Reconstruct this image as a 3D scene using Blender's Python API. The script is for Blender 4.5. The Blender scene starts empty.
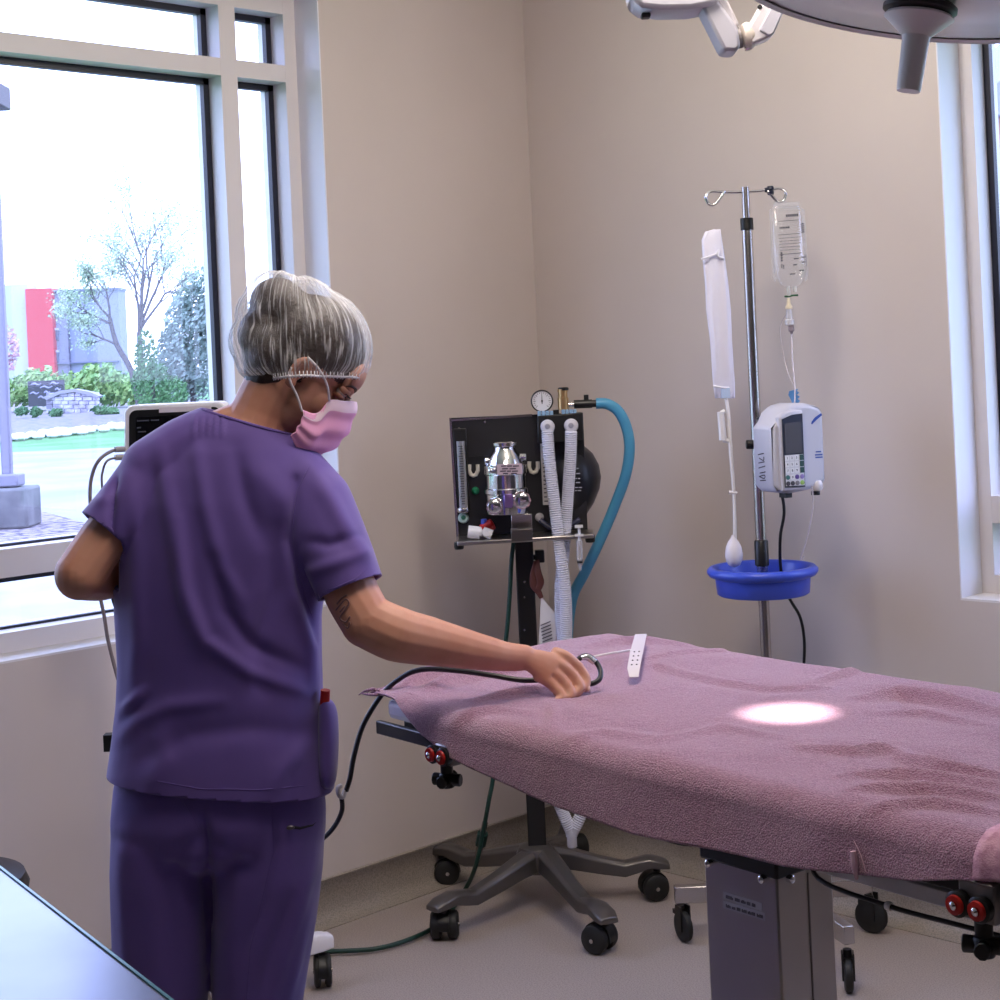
import bpy, bmesh, math, random
import numpy as np
from mathutils import Vector, Matrix, Quaternion
from mathutils import noise as mnoise
random.seed(7)
SC = bpy.context.scene
COL = SC.collection
PI = math.pi
V = Vector

# ------------------------------------------------------------------ camera geometry
F = 1635.0; PX, PY = 500.0, 359.0
_t = math.atan(.045); _s, _c = math.sin(_t), math.cos(_t)
CAM = V((3.74, -3.92, 1.6)); _q = math.sqrt(.5)
FW = V((-_q, _q, 0)); R0 = V((_q, _q, 0)); ZZ = V((0, 0, 1))
RR = R0 * _c - ZZ * _s; UU = R0 * _s + ZZ * _c
def ray(x, y): return FW + RR * ((x - PX) / F) + UU * ((PY - y) / F)
def dep(x, y, d): return CAM + ray(x, y) * d
def onZ(x, y, z):
    r = ray(x, y); return CAM + r * ((z - CAM.z) / r.z)
def proj(p):
    v = V(p) - CAM; d = v.dot(FW)
    return PX + F * v.dot(RR) / d, PY - F * v.dot(UU) / d, d
VIEW = Matrix((R0, FW, ZZ)).transposed()      # yawed frame: right, away, up

# ------------------------------------------------------------------ materials
def lin(c):
    return tuple(((v / 255) / 12.92 if v / 255 <= .04045 else ((v / 255 + .055) / 1.055) ** 2.4) for v in c[:3])
_mats = {}
def mat(name, rgb, rough=.5, metal=0., bump=None, mottle=None, **kw):
    if name in _mats: return _mats[name]
    m = bpy.data.materials.new(name); m.use_nodes = True
    nt = m.node_tree; b = nt.nodes['Principled BSDF']
    col = lin(rgb) + (1,)
    b.inputs['Base Color'].default_value = col
    b.inputs['Roughness'].default_value = rough
    b.inputs['Metallic'].default_value = metal
    for k, v in kw.items():
        b.inputs[k.replace('_', ' ')].default_value = v
    if bump or mottle:
        tc = nt.nodes.new('ShaderNodeTexCoord')
    if mottle:      # (scale, rgb2, lo, hi)
        sc, c2, lo, hi = mottle[:4]
        n = nt.nodes.new('ShaderNodeTexNoise'); n.inputs['Scale'].default_value = sc; n.inputs['Detail'].default_value = 4
        nt.links.new(tc.outputs['Object'], n.inputs['Vector'])
        r = nt.nodes.new('ShaderNodeMapRange'); r.inputs[1].default_value = lo; r.inputs[2].default_value = hi
        nt.links.new(n.outputs['Fac'], r.inputs[0])
        mx = nt.nodes.new('ShaderNodeMix'); mx.data_type = 'RGBA'
        mx.inputs[6].default_value = col; mx.inputs[7].default_value = lin(c2) + (1,)
        nt.links.new(r.outputs[0], mx.inputs[0]); nt.links.new(mx.outputs[2], b.inputs['Base Color'])
    if bump:        # (scale, strength, distance)
        n = nt.nodes.new('ShaderNodeTexNoise'); n.inputs['Scale'].default_value = bump[0]; n.inputs['Detail'].default_value = 3
        nt.links.new(tc.outputs['Object'], n.inputs['Vector'])
        bp = nt.nodes.new('ShaderNodeBump'); bp.inputs['Strength'].default_value = bump[1]; bp.inputs['Distance'].default_value = bump[2]
        nt.links.new(n.outputs['Fac'], bp.inputs['Height']); nt.links.new(bp.outputs['Normal'], b.inputs['Normal'])
    _mats[name] = m
    return m
def film(name, rgb, opacity, rough=.3, gloss=.25, ior=1.3, noise=None, transl=False):
    """thin clear sheet: transparent mixed with a diffuse skin and a glossy fresnel"""
    if name in _mats: return _mats[name]
    m = bpy.data.materials.new(name); m.use_nodes = True
    nt = m.node_tree; nt.nodes.clear(); N = nt.nodes.new; L = nt.links.new
    out = N('ShaderNodeOutputMaterial'); tr = N('ShaderNodeBsdfTransparent')
    df = N('ShaderNodeBsdfDiffuse'); df.inputs['Color'].default_value = lin(rgb) + (1,)
    skin = df
    if transl:
        tl = N('ShaderNodeBsdfTranslucent'); tl.inputs['Color'].default_value = lin(rgb) + (1,)
        mm = N('ShaderNodeMixShader'); mm.inputs[0].default_value = .4
        L(df.outputs[0], mm.inputs[1]); L(tl.outputs[0], mm.inputs[2]); skin = mm
    mx = N('ShaderNodeMixShader'); mx.inputs[0].default_value = opacity
    L(tr.outputs[0], mx.inputs[1]); L(skin.outputs[0], mx.inputs[2])
    if noise:     # (scale, lo, hi, min, max, stretch)
        tc = N('ShaderNodeTexCoord'); mp = N('ShaderNodeMapping'); mp.inputs['Scale'].default_value = noise[5]
        n = N('ShaderNodeTexNoise'); n.inputs['Scale'].default_value = noise[0]; n.inputs['Detail'].default_value = 5
        n.inputs['Roughness'].default_value = .6
        L(tc.outputs['UV'], mp.inputs[0]); L(mp.outputs[0], n.inputs['Vector'])
        r = N('ShaderNodeMapRange'); r.inputs[1].default_value = noise[1]; r.inputs[2].default_value = noise[2]
        r.inputs[3].default_value = noise[3]; r.inputs[4].default_value = noise[4]
        L(n.outputs['Fac'], r.inputs[0])
        lw = N('ShaderNodeLayerWeight'); lw.inputs[0].default_value = .25
        ad = N('ShaderNodeMath'); ad.operation = 'ADD'; ad.use_clamp = True
        ml = N('ShaderNodeMath'); ml.operation = 'MULTIPLY'; ml.inputs[1].default_value = .8
        L(lw.outputs['Facing'], ml.inputs[0]); L(r.outputs[0], ad.inputs[0]); L(ml.outputs[0], ad.inputs[1])
        L(ad.outputs[0], mx.inputs[0])
    gl = N('ShaderNodeBsdfGlossy'); gl.inputs['Roughness'].default_value = rough
    fr = N('ShaderNodeLayerWeight'); fr.inputs[0].default_value = .5      # 1 - cos: the same from both sides of a thin sheet
    pw = N('ShaderNodeMath'); pw.operation = 'POWER'; pw.inputs[1].default_value = 5; L(fr.outputs['Facing'], pw.inputs[0])
    m2 = N('ShaderNodeMath'); m2.operation = 'MULTIPLY_ADD'; m2.inputs[1].default_value = .9 * gloss; m2.inputs[2].default_value = .08 * gloss * (ior - 1) / .45
    L(pw.outputs[0], m2.inputs[0])
    fin = N('ShaderNodeMixShader'); L(m2.outputs[0], fin.inputs[0]); L(mx.outputs[0], fin.inputs[1]); L(gl.outputs[0], fin.inputs[2])
    L(fin.outputs[0], out.inputs['Surface'])
    _mats[name] = m
    return m
def glow(name, rgb, strength):
    m = mat(name, rgb, .5)
    b = m.node_tree.nodes['Principled BSDF']
    b.inputs['Emission Color'].default_value = lin(rgb) + (1,); b.inputs['Emission Strength'].default_value = strength
    return m

M_wall = mat('wall paint', (207, 196, 190), .6, bump=(60, .06, .002), mottle=(1.3, (200, 189, 183), .4, .7))
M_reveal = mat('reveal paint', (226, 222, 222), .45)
M_backdark = mat('dark unseen walls', (92, 88, 90), .6)  # rear walls out of view, made dark to cut bounced light
M_reveal_lit = mat('daylit reveal tint', (234, 234, 240), .45)  # lighter, bluer than the wall: daylight on the reveals put into the colour
M_ceil = mat('ceiling paint', (225, 220, 214), .8)
M_floor = mat('speckled vinyl', (172, 160, 154), .42, mottle=(260, (140, 130, 125), .42, .66), bump=(300, .05, .001))
M_base = mat('speckled cove', (158, 148, 138), .5, mottle=(260, (128, 120, 112), .42, .66))
M_alu = mat('window aluminium', (222, 216, 216), .42)
M_gasket = mat('black gasket', (12, 12, 34), .45)
M_glass = film('window glass', (235, 242, 255), .012, .02, .7, 1.45)
M_black = mat('black plastic', (14, 14, 15), .42)
M_blackmetal = mat('black powder coat', (20, 19, 20), .38)
M_rubber = mat('black rubber', (22, 22, 23), .6)
M_chrome = mat('chrome', (225, 225, 228), .12, 1.)
M_steel = mat('brushed steel', (176, 170, 166), .3, 1., bump=(90, .04, .001))
M_steel2 = mat('satin steel', (188, 183, 180), .26, 1.)
M_castgrey = mat('grey cast aluminium', (104, 100, 98), .36, .75)
M_white = mat('white plastic', (228, 226, 228), .38)
M_white2 = mat('white enamel', (222, 218, 222), .25)
M_lav = mat('pale grey plastic', (198, 198, 210), .4)
M_red = mat('red plastic', (170, 24, 22), .35)
M_bluep = mat('blue basin plastic', (58, 84, 198), .33)
M_skin = mat('skin', (194, 142, 120), .5, Subsurface_Weight=.12, Subsurface_Radius=(.01, .004, .002), bump=(180, .05, .001), mottle=(14, (180, 122, 100), .45, .75))
M_scrub = mat('purple scrub cloth', (92, 70, 146), .75, bump=(700, .1, .0006), Sheen_Weight=.25)
M_scrub2 = mat('purple scrub trim', (88, 66, 140), .78, Sheen_Weight=.2)
M_hair = mat('dark brown hair', (44, 30, 25), .5, bump=(120, .6, .004))
M_brow = mat('eyebrow brown', (54, 36, 30), .7)
M_mask = mat('pink mask fabric', (244, 176, 216), .8, bump=(400, .15, .0006))
M_maskband = mat('pale pink mask edge', (246, 218, 234), .8)
M_cord = mat('white cord', (232, 228, 230), .6)
M_paper = mat('paper', (222, 216, 212), .8)
M_ink = mat('ink', (60, 52, 66), .8)
M_blueink = mat('blue ink', (44, 74, 160), .6)
M_cable = mat('black cable', (18, 17, 20), .42)
M_greycable = mat('grey cable', (120, 110, 112), .5)
M_green = mat('dark green hose', (14, 54, 46), .45)
M_bluehose = mat('blue scavenger hose', (74, 150, 186), .42)

# ------------------------------------------------------------------ mesh helpers
WL = {}          # world location of every object's frame
def frame_from(axis, up=ZZ):
    a = V(axis).normalized()
    u = up - a * up.dot(a)
    if u.length < 1e-4: u = V((1, 0, 0)) - a * a.x
    u.normalize(); s = a.cross(u)
    return s, u, a
class G:
    def __init__(self): self.bm = bmesh.new(); self.uv = None
    def box(self, c, size, rot=None, taper=None):
        c = V(c); rot = rot or Matrix.Identity(3); vs = []
        for z in (-.5, .5):
            k = taper if (taper and z > 0) else 1
            for x, y in ((-.5, -.5), (.5, -.5), (.5, .5), (-.5, .5)):
                vs.append(self.bm.verts.new(c + rot @ V((x * size[0] * k, y * size[1] * k, z * size[2]))))
        for f in ((3, 2, 1, 0), (4, 5, 6, 7), (0, 1, 5, 4), (1, 2, 6, 5), (2, 3, 7, 6), (3, 0, 4, 7)):
            self.bm.faces.new([vs[i] for i in f])
        return self
    def span(self, a, b):
        a, b = V(a), V(b)
        return self.box((a + b) / 2, [abs(b[i] - a[i]) for i in range(3)])
    def pbox(self, x0, y0, x1, y1, d, thick):
        """upright block facing the viewer, its near face at depth d"""
        c = dep((x0 + x1) / 2, (y0 + y1) / 2, d) + FW * thick / 2
        k = d / F
        return self.box(c, ((x1 - x0) * k, thick, (y1 - y0) * k), VIEW)
    def loft(self, rings, cap=True, closed=True):
        R = [[self.bm.verts.new(p) for p in r] for r in rings]
        n = len(R[0])
        for a, b in zip(R, R[1:]):
            for i in range(n if closed else n - 1):
                j = (i + 1) % n
                self.bm.faces.new((a[i], a[j], b[j], b[i]))
        if cap and closed:
            self.bm.faces.new(list(reversed(R[0]))); self.bm.faces.new(R[-1])
        return self
    def tube(self, pts, r, n=10, cap=True, flat=1., up=ZZ, sub=0):
        pts = [V(p) for p in pts]
        rr = list(r) if hasattr(r, '__len__') else [r] * len(pts)
        if sub: pts, rr = catmull(pts, rr, sub)
        rings = []; t = (pts[1] - pts[0]).normalized(); s, u, _ = frame_from(t, up)
        for i, p in enumerate(pts):
            t2 = (pts[min(i + 1, len(pts) - 1)] - pts[max(i - 1, 0)]).normalized()
            q = t.rotation_difference(t2); s = q @ s; u = q @ u; t = t2
            rings.append([p + (s * math.cos(2 * PI * k / n) + u * math.sin(2 * PI * k / n) * flat) * rr[i] for k in range(n)])
        self.loft(rings, cap); return self
    def cyl(self, a, b, r, r2=None, n=20):
        return self.tube([a, b], [r, r if r2 is None else r2], n)
    def lathe(self, c, prof, axis=ZZ, n=28, cap=True):
        s, u, a = frame_from(axis, ZZ if abs(V(axis).normalized().z) < .9 else V((1, 0, 0)))
        self.loft([[V(c) + a * h + (s * math.cos(2 * PI * k / n) + u * math.sin(2 * PI * k / n)) * max(r, 1e-4) for k in range(n)] for r, h in prof], cap)
        return self
    def ell(self, c, rad, rot=None, n=20, m=12):
        rot = rot or Matrix.Identity(3); c = V(c)
        rings = []
        for j in range(m + 1):
            ph = PI * (j + .02) / (m + .04) - PI / 2
            rings.append([c + rot @ V((rad[0] * math.cos(ph) * math.cos(2 * PI * k / n), rad[1] * math.cos(ph) * math.sin(2 * PI * k / n), rad[2] * math.sin(ph))) for k in range(n)])
        self.loft(rings); return self
    def prism(self, poly, off):
        off = V(off)
        a = [self.bm.verts.new(V(p)) for p in poly]; b = [self.bm.verts.new(V(p) + off) for p in poly]
        self.bm.faces.new(list(reversed(a))); self.bm.faces.new(b)
        for i in range(len(a)):
            j = (i + 1) % len(a); self.bm.faces.new((a[i], a[j], b[j], b[i]))
        return self
    def grid(self, P):
        R = [[self.bm.verts.new(p) for p in r] for r in P]
        for a, b in zip(R, R[1:]):
            for i in range(len(a) - 1): self.bm.faces.new((a[i], a[i + 1], b[i + 1], b[i]))
        return self
    def quad(self, a, b, c, d):
        self.bm.faces.new([self.bm.verts.new(V(p)) for p in (a, b, c, d)]); return self
    def mesh(self):
        bmesh.ops.recalc_face_normals(self.bm, faces=self.bm.faces)
        me = bpy.data.meshes.new('m'); self.bm.to_mesh(me); self.bm.free(); return me
    def build(self, name, m, parent=None, org=None, bevel=0, sharp=38, solid=0, seg=2):
        return link(name, self.mesh(), m, parent, org, bevel, sharp, solid, seg)
def catmull(P, Rr, sub):
    out, ro = [], []
    n = len(P)
    for i in range(n - 1):
        p0, p1, p2, p3 = P[max(i - 1, 0)], P[i], P[i + 1], P[min(i + 2, n - 1)]
        for k in range(sub):
            t = k / sub; t2, t3 = t * t, t * t * t
            out.append((p1 * 2 + (p2 - p0) * t + (p0 * 2 - p1 * 5 + p2 * 4 - p3) * t2 + (p1 * 3 - p0 - p2 * 3 + p3) * t3) / 2)
            ro.append(Rr[i] + (Rr[i + 1] - Rr[i]) * t)
    return out + [P[-1]], ro + [Rr[-1]]
def link(name, me, m, parent=None, org=None, bevel=0, sharp=38, solid=0, seg=2):
    base = WL[parent.name] if parent else (V(org) if org is not None else V((0, 0, 0)))
    me.transform(Matrix.Translation(-base)); me.name = name
    for mm in (m if isinstance(m, (list, tuple)) else [m]): me.materials.append(mm)
    me.polygons.foreach_set('use_smooth', [True] * len(me.polygons))
    me.set_sharp_from_angle(angle=math.radians(sharp))
    o = bpy.data.objects.new(name, me); COL.objects.link(o)
    if parent: o.parent = parent
    else: o.location = base
    WL[o.name] = base
    if solid:
        k = o.modifiers.new('solid', 'SOLIDIFY'); k.thickness = solid; k.offset = 0
    if bevel:
        k = o.modifiers.new('bevel', 'BEVEL'); k.width = bevel; k.segments = seg; k.limit_method = 'ANGLE'; k.angle_limit = math.radians(40)
    return o
def tag(o, label, cat, group=None):
    o['label'] = label; o['category'] = cat
    if group: o['group'] = group
    return o
def thing(name, label, cat, loc, group=None):
    o = bpy.data.objects.new(name, None); COL.objects.link(o); o.location = V(loc); o.empty_display_size = .05
    WL[o.name] = V(loc); return tag(o, label, cat, group)
def lab(o, l): o['label'] = l; return o
def struct(o): o['kind'] = 'structure'; return o
def voxel(g, size, smooth=6, fac=.5):
    me = g.mesh(); o = bpy.data.objects.new('tmp', me); COL.objects.link(o)
    k = o.modifiers.new('r', 'REMESH'); k.mode = 'VOXEL'; k.voxel_size = size
    if smooth:
        k = o.modifiers.new('s', 'SMOOTH'); k.iterations = smooth; k.factor = fac
    dg = bpy.context.evaluated_depsgraph_get()
    r = bpy.data.meshes.new_from_object(o.evaluated_get(dg)); r.transform(o.matrix_world)
    bpy.data.objects.remove(o); bpy.data.meshes.remove(me)
    r.materials.clear()
    return r
def segdist(x, y, P):
    """distance to a polyline in 2D and position 0..1 along it"""
    best, bt = 1e9, 0; n = len(P) - 1
    for i in range(n):
        ax, ay = P[i]; bx, by = P[i + 1]; dx, dy = bx - ax, by - ay
        t = max(0, min(1, ((x - ax) * dx + (y - ay) * dy) / (dx * dx + dy * dy + 1e-12)))
        d = math.hypot(x - ax - t * dx, y - ay - t * dy)
        if d < best: best, bt = d, (i + t) / n
    return best, bt
def text(s, size, pos, right, up, m, name, parent, extrude=.0004):
    cu = bpy.data.curves.new('t', 'FONT'); cu.body = s; cu.size = size; cu.extrude = extrude; cu.align_x = 'CENTER'; cu.align_y = 'CENTER'
    o = bpy.data.objects.new('t', cu); COL.objects.link(o)
    dg = bpy.context.evaluated_depsgraph_get()
    me = bpy.data.meshes.new_from_object(o.evaluated_get(dg)); bpy.data.objects.remove(o)
    n = V(right).cross(V(up)).normalized()
    me.transform(Matrix.Translation(V(pos)) @ Matrix((V(right).normalized(), V(up).normalized(), n)).transposed().to_4x4())
    me.materials.clear()
    return link(name, me, m, parent)


# ------------------------------------------------------------------ the room
RX, RY, HC = 6.2, -6.2, 2.9
struct(G().span((-.25, RY - .2, -.1), (RX + .2, .25, 0)).build('floor', M_floor))
struct(G().span((-.25, RY - .2, HC), (RX + .2, .25, HC + .1)).build('ceiling', M_ceil))
A0, A1, WZ0, WZ1 = -3.347, -.868, .91, 2.70
struct(G().span((-.25, RY, 0), (0, .25, WZ0 - .006)).span((-.25, RY, WZ1), (0, .25, HC)).span((-.25, A1, WZ0 - .006), (0, .25, WZ1)).span((-.25, RY, WZ0 - .006), (0, A0, WZ1)).build('wall_left', M_wall))
B0, B1 = 1.51, 3.6
struct(G().span((0, 0, 0), (RX, .25, WZ0 - .006)).span((0, 0, WZ1), (RX, .25, HC)).span((0, 0, WZ0 - .006), (B0, .25, WZ1)).span((B1, 0, WZ0 - .006), (RX, .25, WZ1)).build('wall_right', M_wall))
struct(G().span((0, RY - .2, 0), (RX, RY, HC)).build('wall_back', M_backdark))
struct(G().span((RX, RY - .2, 0), (RX + .2, .25, HC)).build('wall_side', M_backdark))
def cove(a, b, n, name):
    a, b, n = V(a), V(b), V(n); pr = [(0, 0), (.055, 0), (.055, .003), (.034, .008), (.018, .02), (.011, .04), (.009, .118), (.012, .12), (.012, .126), (0, .126)]
    g = G(); g.loft([[p + n * x + ZZ * z for x, z in pr] for p in (a, b)])
    struct(g.build(name, M_base, sharp=60))
cove((0, RY, 0), (0, 0, 0), (1, 0, 0), 'baseboard_left')
cove((0, 0, 0), (RX, 0, 0), (0, -1, 0), 'baseboard_right')

def window(name, org, along, out, cols, rows, lo, hi, zlo, zhi):
    """aluminium window: bars, black gaskets, outer frame and one pane of glass per light; a = along the wall, o = outwards"""
    along, out, org = V(along), V(out), V(org)
    def pt(a, o, z): return org + along * a + out * o + ZZ * z
    def bar(g, a0, a1, o0, o1, z0, z1): g.span(pt(a0, o0, z0), pt(a1, o1, z1))
    g = G(); aa = [lo] + [v for c in cols for v in c] + [hi]
    for a0, a1 in zip(aa[::2], aa[1::2]): bar(g, a0, a1, .11, .175, zlo, zhi)
    zz = [zlo] + [v for r in rows for v in r] + [zhi]
    for z0, z1 in zip(zz[::2], zz[1::2]):
        for c0, c1 in cols: bar(g, c0 - .001, c1 + .001, .1105, .174, z0, z1)
    root = struct(g.build(name, M_alu, sharp=30))
    k = G(); e = G(); gl = G()
    for c0, c1 in cols:
        for r0, r1 in rows:
            w = .02
            for gg, i0, o0, o1, w in ((k, .004, .172, .19, .019), (e, 0, .19, .22, .013)):
                bar(gg, c0 - .01, c0 + w, o0, o1, r0 - .01, r1 + .01); bar(gg, c1 - w, c1 + .01, o0, o1, r0 - .01, r1 + .01)
                bar(gg, c0, c1, o0, o1, r0 - .01, r0 + .007); bar(gg, c0, c1, o0, o1, r1 - w, r1 + .01)
            gl.quad(pt(c0, .18, r0), pt(c1, .18, r0), pt(c1, .18, r1), pt(c0, .18, r1))
    k.build('gasket', M_gasket, root); e.build('outer_frame', M_alu, root); gl.build('glass_pane', M_glass, root)
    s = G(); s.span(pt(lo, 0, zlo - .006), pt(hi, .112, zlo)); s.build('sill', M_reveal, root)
    s = G(); s.span(pt(lo, .0005, zlo), pt(lo + .004, .11, zhi)); s.build('daylit_reveal_skin', M_reveal_lit, root); s = G(); s.span(pt(hi - .004, .0005, zlo), pt(hi, .11, zhi)); s.build('daylit_reveal_skin', M_reveal_lit, root)  # thin added skins that carry the painted daylight of the reveals
ROWS = [(.96, 1.10), (1.173, 2.448), (2.498, 2.65)]
window('window_1', (0, 0, 0), (0, -1, 0), (-1, 0, 0), [(.915, 1.09), (1.147, 2.35), (2.407, 3.30)], ROWS, -A1, -A0, WZ0, WZ1)
window('window_2', (0, 0, 0), (1, 0, 0), (0, 1, 0), [(1.552, 2.75), (2.807, 3.55)], ROWS, B0, B1, WZ0, WZ1)

# ------------------------------------------------------------------ outdoors, seen through window_1
M_conc = mat('pale concrete', (160, 160, 160), .9, mottle=(.9, (140, 140, 142), .4, .65), bump=(30, .2, .01))
M_drive = mat('driveway', (150, 150, 150), .9, mottle=(.5, (132, 132, 134), .4, .65))
M_lawn = mat('lawn', (74, 128, 70), .95, mottle=(.6, (98, 142, 92), .4, .65))
M_gravel = mat('purple grey gravel', (150, 138, 142), .95, mottle=(9, (78, 72, 82), .45, .6), bump=(9, .8, .05))
M_mulch = mat('planting bed', (128, 118, 128), .95, mottle=(3, (92, 96, 88), .45, .6))
GZ = -.06
def gpoly(name, px, z, m, h=.03):
    g = G(); P = [onZ(x, y, z) for x, y in px]; g.prism([p - ZZ * h for p in P], ZZ * h); return struct(g.build(name, m))
c = onZ(120, 470, GZ)
struct(G().span((-420, -420, GZ - .1), (-.3, 420, GZ)).build('ground', M_lawn))
struct(G().span((-.29, .3, GZ - .1), (420, 420, GZ)).build('ground_side', M_lawn))
def strip(name, d0, d1, z, m, w=60):
    g = G(); c0 = V((CAM.x, CAM.y, 0))
    g.prism([c0 + FW * d0 - R0 * w + ZZ * (z - .03), c0 + FW * d0 + R0 * w * .45 + ZZ * (z - .03), c0 + FW * d1 + R0 * w * .45 + ZZ * (z - .03), c0 + FW * d1 - R0 * w + ZZ * (z - .03)], ZZ * .03)
    return struct(g.build(name, m))
strip('pavement', 9.5, 17.2, GZ + .02, M_conc, 9)
strip('driveway', 17.2, 38, GZ + .01, M_drive)
gpoly('gravel_bed', [(-90, 500), (30, 508), (60, 516), (112, 530), (112, 560), (-90, 566)], GZ + .05, M_gravel)
gpoly('planting_bed', [(-60, 446), (20, 437), (60, 433), (130, 424), (300, 414), (300, 398), (-60, 404)], GZ + .09, M_mulch)
# lamp post on a concrete footing
p = onZ(10, 527, GZ + .05); d = proj(p)[2]; k = d / F
t = thing('light_pole', 'grey parking lot light pole on a square concrete footing outside', 'light pole', p)
G().box(p + ZZ * .22, (.56, .56, .44), VIEW).build('footing', mat('footing concrete', (118, 116, 118), .9, mottle=(3, (92, 90, 94), .4, .65)), t, bevel=.03)
G().box(p + ZZ * .52, (.3, .3, .14), VIEW).build('base_cover', mat('pole grey', (128, 124, 140), .5, .3), t, bevel=.02)
G().box(p + ZZ * 2.72, (.11, .11, 4.3), VIEW).build('pole', mat('pole grey', (0, 0, 0)), t, bevel=.02)
G().box(p + ZZ * 4.76 + R0 * .03, (.24, .5, .26), VIEW).build('lamp_head', mat('lamp bronze', (60, 52, 60), .5), t, bevel=.02)
# hotel-like building with a red tower
D = 205.
M_bg = mat('grey blue siding', (132, 134, 158), .9); M_bg2 = mat('light siding', (176, 180, 200), .9); M_bred = mat('red facade', (186, 52, 64), .8)
b0 = onZ(60, 383, -.3); 
def bp(x, y): return dep(x, y, D)
t = thing('building', 'grey three storey building with a tall red facade band in the distance', 'building', V((bp(65, 380).x, bp(65, 380).y, GZ)))
def bblock(name, x0, x1, y0, y1, m, thick, dd=0, par=None):
    a, b = dep(x0, y0, D - dd), dep(x1, y0, D - dd); top = a.z; bot = GZ if y1 is None else dep(x0, y1, D - dd).z
    c = (a + b) / 2; c.z = (top + bot) / 2
    return G().box(c + FW * thick / 2, ((b - a).length, thick, top - bot), VIEW).build(name, m, par or t)
bblock('wing', -150, 28, 292, None, M_bg2, 4)
bblock('tower', 25, 51, 289, None, M_bred, 4, 1.5)
w2 = bblock('wing', 48, 118, 291, None, M_bg, 4)
bblock('parapet', 47.5, 118.5, 290.4, 293, mat('parapet', (110, 112, 138), .8), 4.5, .3)
for yy in (306, 329, 351): 
    f = bblock('window', 51.5, 58, yy, yy + 11, mat('building window', (92, 100, 128), .2), 1, .4)
    bblock('window_head', 51, 58.5, yy - .6, yy + 1.6, M_bg2, 1.3, .6, f)
bblock('downpipe', 67, 68, 320, 378, mat('downpipe', (84, 84, 110), .6), .4, .4)
bblock('ledge', 50, 118, 363.4, 364.6, mat('parapet', (0, 0, 0)), .6, .5)
# pale stone sign with a dark panel
p = onZ(71, 413, GZ + .09); d = proj(p)[2]
t = thing('stone_sign', 'pale stone entrance sign wall with sloped cap and dark patterned panel', 'sign', p)
M_stone = mat('pale stone', (190, 188, 204), .9, mottle=(2.2, (128, 124, 140), .4, .62), bump=(3, .5, .05))
g = G()
for r in range(5):
    x = 46.
    while x < 96:
        w = random.uniform(6, 13); y1 = 413 - r * 4.1; y0 = y1 - 3.8
        g.pbox(x, y0, min(x + w - .5, 97), y1, d - random.uniform(0, .06), .5); x += w
g.pbox(46.5, 394, 96.5, 414, d + .05, .45)
g.build('stone_wall', M_stone, t, bevel=.02)
g = G(); P = [(43, 397), (60, 390.5), (74, 389), (90, 392), (99, 396), (97, 398), (88, 395), (74, 392), (60, 394), (46, 400)]
g.prism([dep(x, y, d - .12) for x, y in P], FW * .8); g.build('cap_stone', mat('cap stone', (150, 148, 160), .9), t)
pn = G().pbox(28, 380.5, 64, 406, d + .55, .2).build('dark_panel', mat('dark sign panel', (52, 48, 64), .5), t)
g = G()
for (x, y, w) in ((31, 385, 10), (40, 388, 12), (30, 394, 9), (38, 398, 8), (50, 384, 9), (44, 393, 6), (55, 390, 6)):
    g.tube([dep(x, y, d + .54), dep(x + w * .35, y - 1.6, d + .54), dep(x + w * .7, y - .2, d + .54), dep(x + w, y - 1.8, d + .54)], [.02, .05, .04, .015], 6, sub=4)
g.build('panel_pattern', mat('panel mark', (150, 148, 176), .6), pn)
# rocks along the planting bed
g = G()
for i in range(150):
    x = random.uniform(-40, 190); y = 437.5 - (x - 14) * .108 + random.uniform(-1.5, 1.5)
    q = onZ(x, y, GZ + .1); s = random.uniform(.06, .2); g.ell(q, (s * 1.3, s, s * .7), n=7, m=5)
o = g.build('white_edging_rocks', mat('white rock', (222, 220, 222), .9)); tag(o, 'row of white rocks edging the planting bed outside', 'rocks'); o['kind'] = 'stuff'
# foliage
def leaves(name, m, pts, size, parent=None, org=None):
    g = G()
    for q in pts:
        s = size * random.uniform(.5, 1.2); a = V((random.gauss(0, 1), random.gauss(0, 1), random.gauss(0, 1))).normalized(); b = a.orthogonal().normalized(); c2 = a.cross(b)
        g.quad(q - b * s, q - c2 * s * .5, q + b * s, q + c2 * s * .5)
    me = g.bm; m2 = bpy.data.meshes.new('m'); me.to_mesh(m2); me.free()
    return link(name, m2, m, parent, org)
M_leaf1 = mat('fresh green leaves', (156, 186, 112), .7, mottle=(1.2, (112, 154, 88), .4, .6)); M_leaf2 = mat('pale young leaves', (176, 196, 168), .7)
M_leaf3 = mat('blue green leaves', (116, 138, 130), .7, mottle=(1.5, (164, 182, 176), .42, .6)); M_bark = mat('bark', (84, 78, 82), .9); M_leaf4 = mat('weeping green leaves', (96, 134, 88), .7, mottle=(1.5, (72, 112, 74), .4, .6))
def blob(cx, cy, rx, ry, d, n, dz=2.):
    out = []
    for _ in range(n):
        while 1:
            a, b, c = (random.uniform(-1, 1) for _ in range(3))
            if .25 < a * a + b * b + c * c < 1: break
        out.append(dep(cx + a * rx, cy + b * ry, d + c * dz))
    return out
hp = []
for x in range(4, 160, 7):
    top = 374 + 5 * math.sin(x * .11) + random.uniform(-3, 3) - (6 if x > 70 else 0)
    hp += blob(x, (top + 404) / 2, 9, (408 - top) / 2, 83 - random.uniform(0, 1), 190, 1.2)
o = leaves('hedge', M_leaf1, hp, .2, None, onZ(80, 410, GZ)); tag(o, 'long light green hedge in front of the far building', 'hedge')
pl = []
for (x, y, r) in ((22, 411, 7), (36, 412, 6), (56, 413, 8), (100, 410, 9), (112, 412, 7)): pl += blob(x, y, r, 4.5, 68, 150, .5)
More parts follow.
